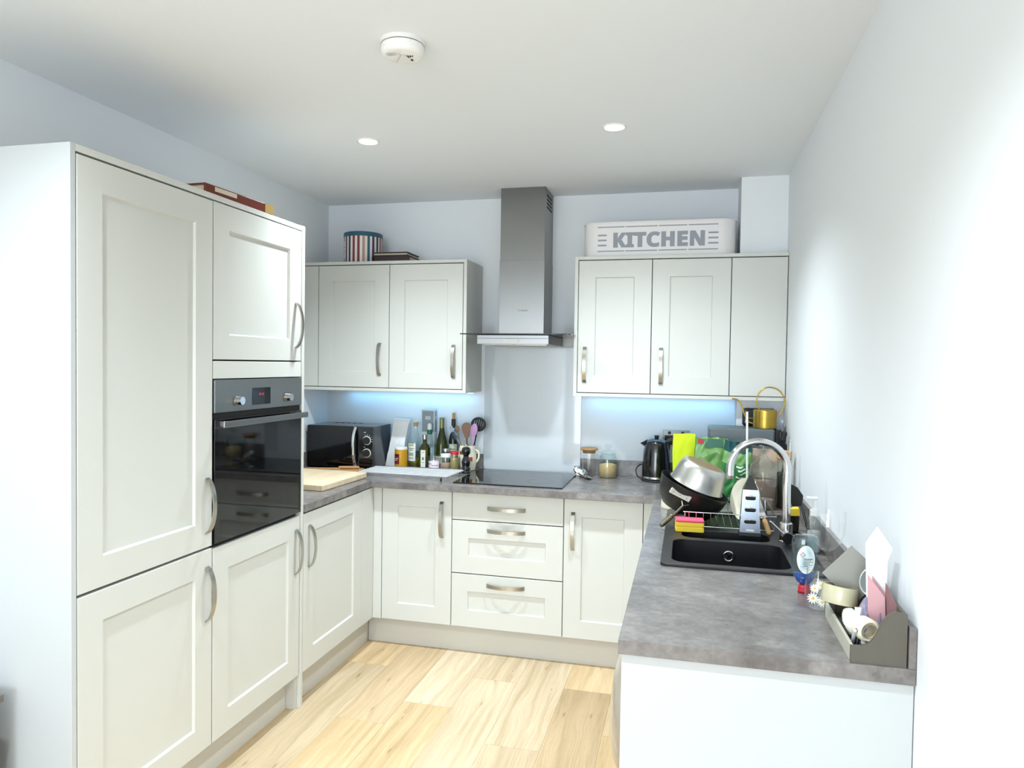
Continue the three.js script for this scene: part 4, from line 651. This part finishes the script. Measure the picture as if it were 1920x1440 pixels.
  part('head', flatHead(hs, 0.004).rotateY(-0.35).translate(2.66, 1.05, 1.19), M.blackMat, sp);
  part('handle', rod([2.684, 1.025, 1.186], [2.705, 0.922, 1.28], 0.005, 10), M.blackMat, sp);
  const bt = thing('scourer_pot', 'black pot with yellow scourer on top by the wall', 'pot', [2.668, YS, 1.3]);
  part('pot_body', lathe(shell([[0.02, 0], [0.022, 0.003], [0.024, 0.066]], 0.002), 2.648, YS, 1.265), M.blackGloss, bt); part('scourer', new RoundedBoxGeometry(0.042, 0.035, 0.03, 2, 0.006).rotateZ(0.1).translate(2.65, YS + 0.078, 1.265), M.yellow, bt, 'yellow scourer');
  solo('paring_knife', new THREE.CapsuleGeometry(0.009, 0.04, 6, 14).scale(1, 1, 0.7).rotateZ(0.35).translate(2.632, 1.025, 1.262), S('#6d6f72', 0.4), 'short grey handled knife beside the yellow scourer', 'knife', [2.632, 1.0, 1.262]);
}
// sponge
{
  const t = thing('sponge', 'yellow sponge with pink scouring face at the sink edge', 'sponge', [2.262, YS, 1.375]);
  const o = rrShape(-0.053, 0.053, -0.033, 0.033, 0.008), L = (y0, y1, sc) => slab(o, y0, y1, 0.003).scale(sc, 1, sc).rotateY(0.06).translate(2.262, YS, 1.327 + 0.035);
  part('foam', [L(0.0005, 0.019, 1), L(0.017, 0.023, 0.94), L(0.021, 0.037, 1)], M.yellow, t); part('scouring_pad', L(0.037, 0.046, 1.0), M.pink, t, 'pink scouring pad');
}
// ---------------------------------------------------------------- washing-up things and the tray near the worktop end
{
  const t = thing('soap_dispenser', 'clear soap dispenser with white pump beside the tap', 'soap dispenser', [2.676, YS, 1.53]), x = 2.682, z = 1.53;
  part('bottle', lathe(shell([[0.023, 0], [0.025, 0.004], [0.025, 0.105], [0.019, 0.124], [0.0125, 0.13]], 0.0018), x, YW, z), M.paleGlass, t); part('liquid', lathe([[0, 0.003], [0.0222, 0.004], [0.0222, 0.075], [0, 0.075]], x, YW, z), P('#ded6d0', 0.2, { transmission: 0.3, thickness: 0 }), t);
  part('pump', [lathe([[0.014, 0.128], [0.0145, 0.148], [0.009, 0.153], [0.0042, 0.155], [0.0042, 0.185], [0, 0.186]], x, YW, z), new RoundedBoxGeometry(0.038, 0.011, 0.013, 3, 0.004).translate(x - 0.009, YW + 0.188, z)], M.white, t, 'white plastic pump');
  // upside-down washing-up liquid
  const d = thing('detergent_bottle', 'clear washing-up liquid bottle standing on its red cap', 'detergent', [2.578, YW, 2.02]), dx = 2.578, dz = 2.02;
  const sq = (g) => g.translate(-dx, 0, -dz).scale(1, 1, 0.62).translate(dx, 0, dz);
  part('cap', sq(lathe([[0, 0], [0.017, 0], [0.0175, 0.006], [0.0155, 0.012], [0.0165, 0.014], [0.0165, 0.02], [0.012, 0.024], [0, 0.024]], dx, YW, dz)), S('#c4233a', 0.4, { transparent: false }), d, 'red cap');
  part('bottle', sq(lathe(shell([[0.013, 0.022], [0.024, 0.034], [0.032, 0.055], [0.0355, 0.09], [0.0365, 0.14], [0.034, 0.16], [0.026, 0.1655], [0, 0.166]], 0.0015), dx, YW, dz, 36)), P('#f1f8fa', 0.05, { transmission: 1, thickness: 0 }), d);
  part('liquid', sq(lathe([[0, 0.025], [0.0125, 0.025], [0.0225, 0.036], [0.0295, 0.056], [0, 0.056]], dx, YW, dz, 32)), P('#1f58b8', 0.1, { transmission: 0.35, thickness: 0 }), d, 'blue liquid');
  const ls = oval(0.024, 0.04), lg = new THREE.ShapeGeometry(ls, 20), lp = lg.attributes.position, luv = lg.attributes.uv;
  for (let i = 0; i < lp.count; i++) { const lx = lp.getX(i), ly = lp.getY(i); luv.setXY(i, lx / 0.05 + 0.5, ly / 0.082 + 0.5); lp.setXYZ(i, dx + lx, YW + 0.1 + ly, dz + 0.0008 + 0.62 * Math.sqrt(Math.max(0, 0.0362 * 0.0362 - lx * lx))); }
  lg.computeVertexNormals();
  part('label', lg, label(128, 192, (c, w, h) => { c.fillStyle = '#e9efee'; c.fillRect(0, 0, w, h); c.strokeStyle = '#c86a78'; c.lineWidth = 4; c.save(); c.translate(42, 66); c.rotate(Math.PI / 4); c.strokeRect(-12, -12, 24, 24); c.restore(); c.fillStyle = '#333'; c.font = 'bold 18px sans-serif'; c.textAlign = 'center'; c.fillText('!', 42, 73); c.fillStyle = '#59605f'; for (let i = 0; i < 6; i++) c.fillRect(50, 92 + i * 9, [56, 48, 60, 40, 54, 30][i], 4); c.strokeStyle = '#59605f'; c.lineWidth = 2; c.strokeRect(44, 90, 68, 40); c.fillStyle = '#9aa3a2'; for (let i = 0; i < 4; i++) c.fillRect(26, 142 + i * 9, [70, 60, 66, 40][i], 3); }), d, 'white oval printed label');
  // wine glass
  const g = thing('wine_glass', 'large clear wine glass behind the washing-up liquid', 'glass', [2.652, YW, 1.93]);
  part('bowl', lathe([[0.004, 0.1], [0.02, 0.108], [0.038, 0.13], [0.047, 0.16], [0.05, 0.19], [0.0495, 0.22], [0.0485, 0.22], [0.049, 0.19], [0.046, 0.16], [0.037, 0.131], [0.019, 0.11], [0.0, 0.104]], 2.652, YW, 1.93, 44), M.glass, g);
  part('stem', lathe([[0.0045, 0.006], [0.0035, 0.03], [0.0035, 0.08], [0.0045, 0.1005]], 2.652, YW, 1.93), M.glass, g); part('foot', lathe([[0, 0], [0.034, 0], [0.035, 0.0015], [0.012, 0.004], [0.0045, 0.007], [0, 0.007]], 2.652, YW, 1.93, 36), M.glass, g);
  // glass with daisies
  const f = thing('flower_glass', 'round glass tumbler with white daisies beside the grey tray', 'glass', [2.592, YW, 2.155]), fx = 2.592, fz = 2.155;
  part('glass', lathe(shell([[0.018, 0], [0.026, 0.004], [0.033, 0.03], [0.034, 0.055], [0.03, 0.09], [0.029, 0.108]], 0.0016), fx, YW, fz, 36), M.glass, f);
  const petal = [], eye = [];
  const flower = (x, y, z, r, ax, az) => { for (let i = 0; i < 12; i++) petal.push(new THREE.SphereGeometry(r * 0.5, 8, 5).scale(1, 0.12, 0.32).translate(r * 0.62, 0, 0).rotateY(i / 12 * Math.PI * 2).rotateX(ax).rotateZ(az).translate(x, y, z)); eye.push(new THREE.SphereGeometry(r * 0.3, 10, 8).scale(1, 0.6, 1).rotateX(ax).rotateZ(az).translate(x, y, z)); };
  flower(fx - 0.014, YW + 0.03, fz + 0.01, 0.014, 1.2, 0.3); flower(fx + 0.008, YW + 0.022, fz + 0.012, 0.013, 1.0, -0.3); flower(fx + 0.008, YW + 0.062, fz - 0.004, 0.014, 0.8, -0.5); flower(fx - 0.006, YW + 0.05, fz - 0.012, 0.012, 0.9, 0.3);
  part('petals', petal, S('#f3f2ea', 0.7), f); part('flower_centres', eye, M.yellow, f); part('stems', [rod([fx - 0.012, YW + 0.006, fz], [fx + 0.008, YW + 0.06, fz - 0.004], 0.001, 5), rod([fx + 0.01, YW + 0.006, fz - 0.006], [fx - 0.006, YW + 0.048, fz - 0.012], 0.001, 5)], S('#5f7a3a', 0.7), f);
}
{
  const x0 = 2.6, x1 = 2.711, z0 = 2.205, z1 = 2.51, y = YW + 0.0003, t = thing('desk_tray', 'grey wooden tidy tray with swept ends at the worktop corner', 'tray', [2.656, YW, 2.36]);
  const wood = S('#5b574e', 0.6, { bumpMap: paintGrain, bumpScale: 0.0002 });
  const end = new THREE.Shape(); end.moveTo(x0, y); end.lineTo(x0, y + 0.037); end.lineTo(x0 + 0.02, y + 0.038); end.bezierCurveTo(x0 + 0.06, y + 0.045, x0 + 0.05, y + 0.108, x0 + 0.088, y + 0.118); end.lineTo(x1, y + 0.115); end.lineTo(x1, y); end.closePath();
  for (const [z, zz] of [[z1 - 0.008, z1], [z0, z0 + 0.008]]) part('end_board', uvBox(new THREE.ExtrudeGeometry(end, { depth: zz - z, bevelEnabled: false, curveSegments: 16 }).translate(0, 0, z), 0.3), wood, t, 'swept grey end board');
  part('front_board', bx(x0, x0 + 0.007, y, y + 0.037, z0 + 0.0082, z1 - 0.0082, 0.001), S('#b9b6a8', 0.6), t); part('back_board', bx(x1 - 0.007, x1, y, y + 0.115, z0 + 0.0082, z1 - 0.0082), wood, t); part('bottom_board', bx(x0 + 0.0072, x1 - 0.0072, y, y + 0.006, z0 + 0.0082, z1 - 0.0082), wood, t);
  // contents
  const ringRoll = (r, ri, h) => lathe([[ri, 0], [r, 0], [r, h], [ri, h], [ri, 0]], 0, 0, 0, 44);
  const b = thing('parcel_tape', 'wide roll of beige parcel tape on top of the tray', 'tape', [2.615, 0.98, 2.29]);
  part('tape', ringRoll(0.042, 0.034, 0.042).rotateX(-0.14).rotateZ(-0.12).translate(2.617, 0.972, 2.29), P('#c9c3a4', 0.22, { clearcoat: 0.6 }), b); part('core', ringRoll(0.0338, 0.031, 0.042).rotateX(-0.14).rotateZ(-0.12).translate(2.617, 0.972, 2.29), S('#a5906d', 0.8), b);
  const m = thing('masking_tape', 'small cream roll of masking tape at the tray front', 'tape', [2.64, 0.95, 2.47]);
  part('tape', ringRoll(0.026, 0.0165, 0.03).rotateX(Math.PI / 2).rotateY(0.35).translate(2.634, 0.972, 2.455), M.cream, m); part('core', ringRoll(0.0163, 0.0145, 0.03).rotateX(Math.PI / 2).rotateY(0.35).translate(2.634, 0.972, 2.455), S('#b9ad90', 0.8), m);
  const rag = new THREE.IcosahedronGeometry(0.034, 5), rp = rag.attributes.position; for (let i = 0; i < rp.count; i++) { const X = rp.getX(i), Yy = rp.getY(i), Z = rp.getZ(i), k = 0.7 + 0.6 * vn(X * 60 + 11, Yy * 60 + Z * 50 + 4); rp.setXYZ(i, X * k * 0.66, Yy * k * 0.7, Z * k * 1.5); } rag.computeVertexNormals();
  solo('white_cloth', rag.translate(2.638, 0.951, 2.36), S('#efece2', 0.9), 'scrunched white cloth in the grey tray under the parcel tape', 'cloth', [2.632, YW + 0.006, 2.36]);
  const sheet = (w, h, th, ry, rz, rx, X, Yy, Z) => new THREE.BoxGeometry(w, h, th).translate(0, h / 2, 0).rotateX(rx).rotateZ(rz).rotateY(ry).translate(X, Yy, Z);
  const tall = new THREE.Shape(); tall.moveTo(-0.028, 0); tall.lineTo(-0.036, 0.225); tall.lineTo(-0.012, 0.268); tall.lineTo(0.022, 0.222); tall.lineTo(0.012, 0.19); tall.lineTo(0.012, 0);
  solo('paper_leaflet', new THREE.ExtrudeGeometry(tall, { depth: 0.0012, bevelEnabled: false }).rotateY(-0.5).translate(2.688, YW + 0.007, 2.385), M.paper, 'tall white paper leaflet standing at the back of the tray', 'paper', [2.688, YW + 0.007, 2.385]);
  const card = (X, Z, hh, ry, m2, ttl, rz = 0) => { const s = new THREE.Shape(); s.moveTo(-0.018, 0); s.lineTo(-0.022, hh); s.lineTo(0.014, hh * 0.72); s.lineTo(0.02, 0); return solo('greeting_card', new THREE.ExtrudeGeometry(s, { depth: 0.0015, bevelEnabled: false }).rotateZ(rz).rotateY(ry).translate(X, YW + 0.007, Z), m2, ttl, 'card', [X, YW + 0.007, Z]); };
  const pk = S('#c99aa0', 0.6), pd = S('#8f6a6c', 0.6);
  card(2.672, 2.425, 0.165, -0.3, pk, 'pale pink card standing in the grey tray'); card(2.684, 2.415, 0.16, -0.35, S('#b98f93', 0.6), 'dusky pink card standing before the white leaflet'); card(2.697, 2.44, 0.15, -1.1, pd, 'brown-pink card standing against the tray back', -0.02);
  solo('photo_frame', sheet(0.1, 0.1, 0.008, -0.25, -0.72, -0.2, 2.62, 1.0, 2.262), S('#8b8980', 0.4), 'slim grey frame leaning in the tray behind the parcel tape', 'frame', [2.655, YW + 0.008, 2.3]);
  const lens = thing('hand_mirror', 'oval grey hand mirror leaning in the tray', 'mirror', [2.668, YW + 0.01, 2.345]);
  part('frame', new THREE.TorusGeometry(0.026, 0.0025, 8, 36).scale(0.8, 1.15, 1).rotateX(-0.3).rotateY(-0.5).translate(2.672, 1.045, 2.345), M.chrome, lens); part('mirror_glass', new THREE.CylinderGeometry(0.0245, 0.0245, 0.002, 30).rotateX(Math.PI / 2).scale(0.8, 1.15, 1).rotateX(-0.3).rotateY(-0.5).translate(2.672, 1.045, 2.345), S('#7d8385', 0.15, { metalness: 0.7 }), lens); part('handle', rod([2.672, 1.018, 2.353], [2.668, 0.925, 2.37], 0.0045), M.nickel, lens);
  const wrap = new THREE.IcosahedronGeometry(0.03, 5), wp = wrap.attributes.position; for (let i = 0; i < wp.count; i++) { const X = wp.getX(i), Yy = wp.getY(i), Z = wp.getZ(i), k = 0.65 + 0.7 * vn(X * 80 + 31, Yy * 70 + Z * 60 + 14); wp.setXYZ(i, X * k * 0.8, Yy * k * 1.5, Z * k); } wrap.computeVertexNormals();
  solo('plastic_wrapper', wrap.translate(2.668, 0.975, 2.4), P('#8d86a0', 0.2, { clearcoat: 0.6 }), 'shiny mauve wrapper heaped in the grey tray', 'wrapper', [2.668, YW + 0.007, 2.4]);
  for (let i = 0; i < 5; i++) solo('felt_pen', rod([2.617 + i * 0.005, 0.922, 2.44 - i * 0.006], [2.612 + i * 0.004, 0.975, 2.49 - i * 0.004], 0.0038, 10), [S('#c9ced6', 0.4), S('#33363a', 0.5), S('#dfe2e4', 0.4), S('#3a4657', 0.5), S('#b4b9bd', 0.4)][i], ['light grey', 'black', 'white', 'dark blue', 'silver'][i] + ' thin pen lying at the near end of the tray', 'pen', [2.615 + i * 0.005, 0.92, 2.46], 'pens in the tray');
  solo('white_card', sheet(0.04, 0.085, 0.001, -0.4, 0.1, -0.1, 2.652, YW + 0.007, 2.42), M.paper, 'small white card upright behind the masking tape', 'card', [2.652, YW + 0.007, 2.42]);
  solo('amber_bottle', lathe([[0, 0], [0.012, 0], [0.0125, 0.04], [0.006, 0.05], [0.006, 0.06], [0, 0.06]], 2.655, YW + 0.007, 2.325), S('#7c3a14', 0.2), 'tiny amber bottle in the tray under the tape', 'bottle', [2.655, YW + 0.007, 2.325]);
}
// ---------------------------------------------------------------- on top of the cabinets
{
  const t = thing('display_book', 'large red-brown book with gilt corner on the tall oven cabinet', 'book', [0.45, HT, 1.75]);
  const rot = (g) => g.translate(-0.45, 0, -1.75).rotateY(-0.06).translate(0.45, 0, 1.75);
  part('page_block', rot(bx(0.33, 0.562, HT + 0.006, HT + 0.034, 1.566, 1.936)), S('#e6dcc0', 0.8), t);
  part('cover', [rot(bx(0.32, 0.575, HT + 0.0005, HT + 0.006, 1.556, 1.946, 0.001)), rot(bx(0.32, 0.575, HT + 0.034, HT + 0.0395, 1.556, 1.946, 0.001)), rot(bx(0.566, 0.578, HT + 0.001, HT + 0.039, 1.556, 1.946, 0.004))], S('#6e2412', 0.3), t);
  part('gilt_corner', rot(bx(0.5783, 0.5795, HT + 0.002, HT + 0.038, 1.558, 1.61)), S('#c9a562', 0.35, { metalness: 0.6 }), t, 'gold patterned corner'); part('spine_print', rot(bx(0.5783, 0.5788, HT + 0.018, HT + 0.034, 1.78, 1.9)), S('#d9cdb8', 0.5), t);
  // striped tin
  const x = 0.322, z = 0.17, tin = thing('striped_tin', 'round tin with coloured vertical stripes on the wall cabinet', 'tin', [x, y1U, z]);
  const stripes = label(1024, 128, (c, w, h) => { const col = ['#e9e5dc', '#7d2f3b', '#e9e5dc', '#b98a86', '#e9e5dc', '#2f5f74', '#dfe3e2', '#5d2c56', '#e9e5dc', '#2c3350', '#e9e5dc', '#8a3546']; for (let i = 0; i < 48; i++) { c.fillStyle = col[i % 12]; c.fillRect(i * w / 48, 0, w / 48 + 1, h); } }, 0.4);
  part('body', lathe([[0, 0], [0.112, 0], [0.114, 0.003], [0.114, 0.168]], x, y1U, z, 56), stripes, tin); part('lid', lathe([[0.116, 0.158], [0.1165, 0.182], [0.113, 0.185], [0, 0.186]], x, y1U, z, 56), S('#2d5a70', 0.35), tin, 'blue lid');
  lab(x, y1U + 0.03, y1U + 0.13, z, 0.1146, -1.25, -0.65, label(96, 128, (c, w, h) => { c.fillStyle = '#dfe1e0'; c.fillRect(0, 0, w, h); c.fillStyle = '#6a6f78'; for (let i = 0; i < 4; i++) c.fillRect(18, 40 + i * 16, 60 - (i % 2) * 14, 6); c.beginPath(); c.arc(48, 22, 9, 0, 7); c.fill(); }), tin);
  for (const [h0, h1, x0, x1, ttl, col] of [[0.0003, 0.03, 0.452, 0.672, 'dark brown book lying under the thin book beside the striped tin', '#33211f'], [0.0305, 0.054, 0.442, 0.66, 'thin black book lying on another book beside the striped tin', '#231c20']]) {
    const bk = thing('notebook', ttl, 'book', [0.56, y1U + h0, 0.2]), a = y1U + h0, b = y1U + h1, c = h0 < 0.01 ? 0.004 : 0.007;
    part('page_block', bx(x0 + 0.006, x1 - 0.006, a + c, b - c, 0.122, 0.29), S('#d8cdb4', 0.8), bk); part('cover', [bx(x0, x1, a, a + c, 0.115, 0.297, 0.001), bx(x0, x1, b - c, b, 0.115, 0.297, 0.001), h0 < 0.01 ? bx(x0, x1, a + c, b - c, 0.291, 0.297) : bx(x0, x0 + 0.005, a + c, b - c, 0.115, 0.297)], S(col, 0.5), bk);
  }
  // KITCHEN bin
  const X0 = 1.674, X1 = 2.476, Z0 = 0.05, Z1 = 0.29, Y0 = y1U + 0.0005, Y1 = 2.318, k = thing('storage_bin', 'long white metal bin lettered KITCHEN on the wall cabinet', 'bin', [2.075, y1U, 0.17]);
  const white = S('#e8e6e6', 0.35), o = rrShape(X0, X1, Z0, Z1, 0.075); o.holes.push(new THREE.Path(rrShape(X0 + 0.003, X1 - 0.003, Z0 + 0.003, Z1 - 0.003, 0.072).getPoints(12).reverse()));
  part('body', [slab(o, Y0, Y1, 0, 12), slab(rrShape(X0, X1, Z0, Z1, 0.075), Y0, Y0 + 0.003, 0, 12)], white, k);
  part('rolled_rim', tube(rrShape(X0, X1, Z0, Z1, 0.075).getSpacedPoints(72).slice(0, -1).map((p) => [p.x, Y1, p.y]), 0.0045, 160, 8, true), white, k);
  const grey = S('#9498a4', 0.5), fz = Z1 + 0.0001;
  part('lettering', text('KITCHEN', 1.84, 2.317, 2.182, 2.264, fz, 0.0008, 0.045), grey, k, 'grey block letters KITCHEN');
  for (const [ya, e] of [[2.291, 0], [2.162, 0]]) for (const [a, b] of [[1.756, 1.9], [1.906, 2.073], [2.08, 2.226], [2.233, 2.384]]) part('printed_line', bx(a, b, ya, ya + 0.0055, fz, fz + 0.0008), grey, k);
  for (const [a, b] of [[1.757, 1.804], [2.334, 2.385]]) for (const ya of [2.192, 2.219, 2.246]) part('printed_bar', bx(a, b, ya, ya + 0.0085, fz, fz + 0.0008), grey, k);
}
// ---------------------------------------------------------------- low cabinet at the frame's left edge
{
  const t = thing('side_cabinet', 'dark grey low cabinet beside the white tall end panel', 'cabinet', [0.2, 0, 2.95]);
  part('body', bx(0.004, 0.399, 0.06, 0.585, 2.608, 3.3, 0.003), M.taupe, t); part('top', bx(0.003, 0.408, 0.586, 0.608, 2.6, 3.31, 0.002), M.taupe, t);
  for (const z of [2.64, 3.27]) for (const x of [0.04, 0.36]) part('leg', bx(x - 0.015, x + 0.015, 0, 0.06, z - 0.015, z + 0.015), M.dark, t);
  for (const z of [2.615, 2.958]) { const d = part('door', bx(0.399, 0.405, 0.07, 0.575, z, z + 0.335, 0.002), M.taupe, t); part('knob', new THREE.SphereGeometry(0.011, 16, 10).translate(0.414, 0.4, z < 2.8 ? z + 0.3 : z + 0.035), M.nickel, d); }
}
renderer.render(scene, camera);
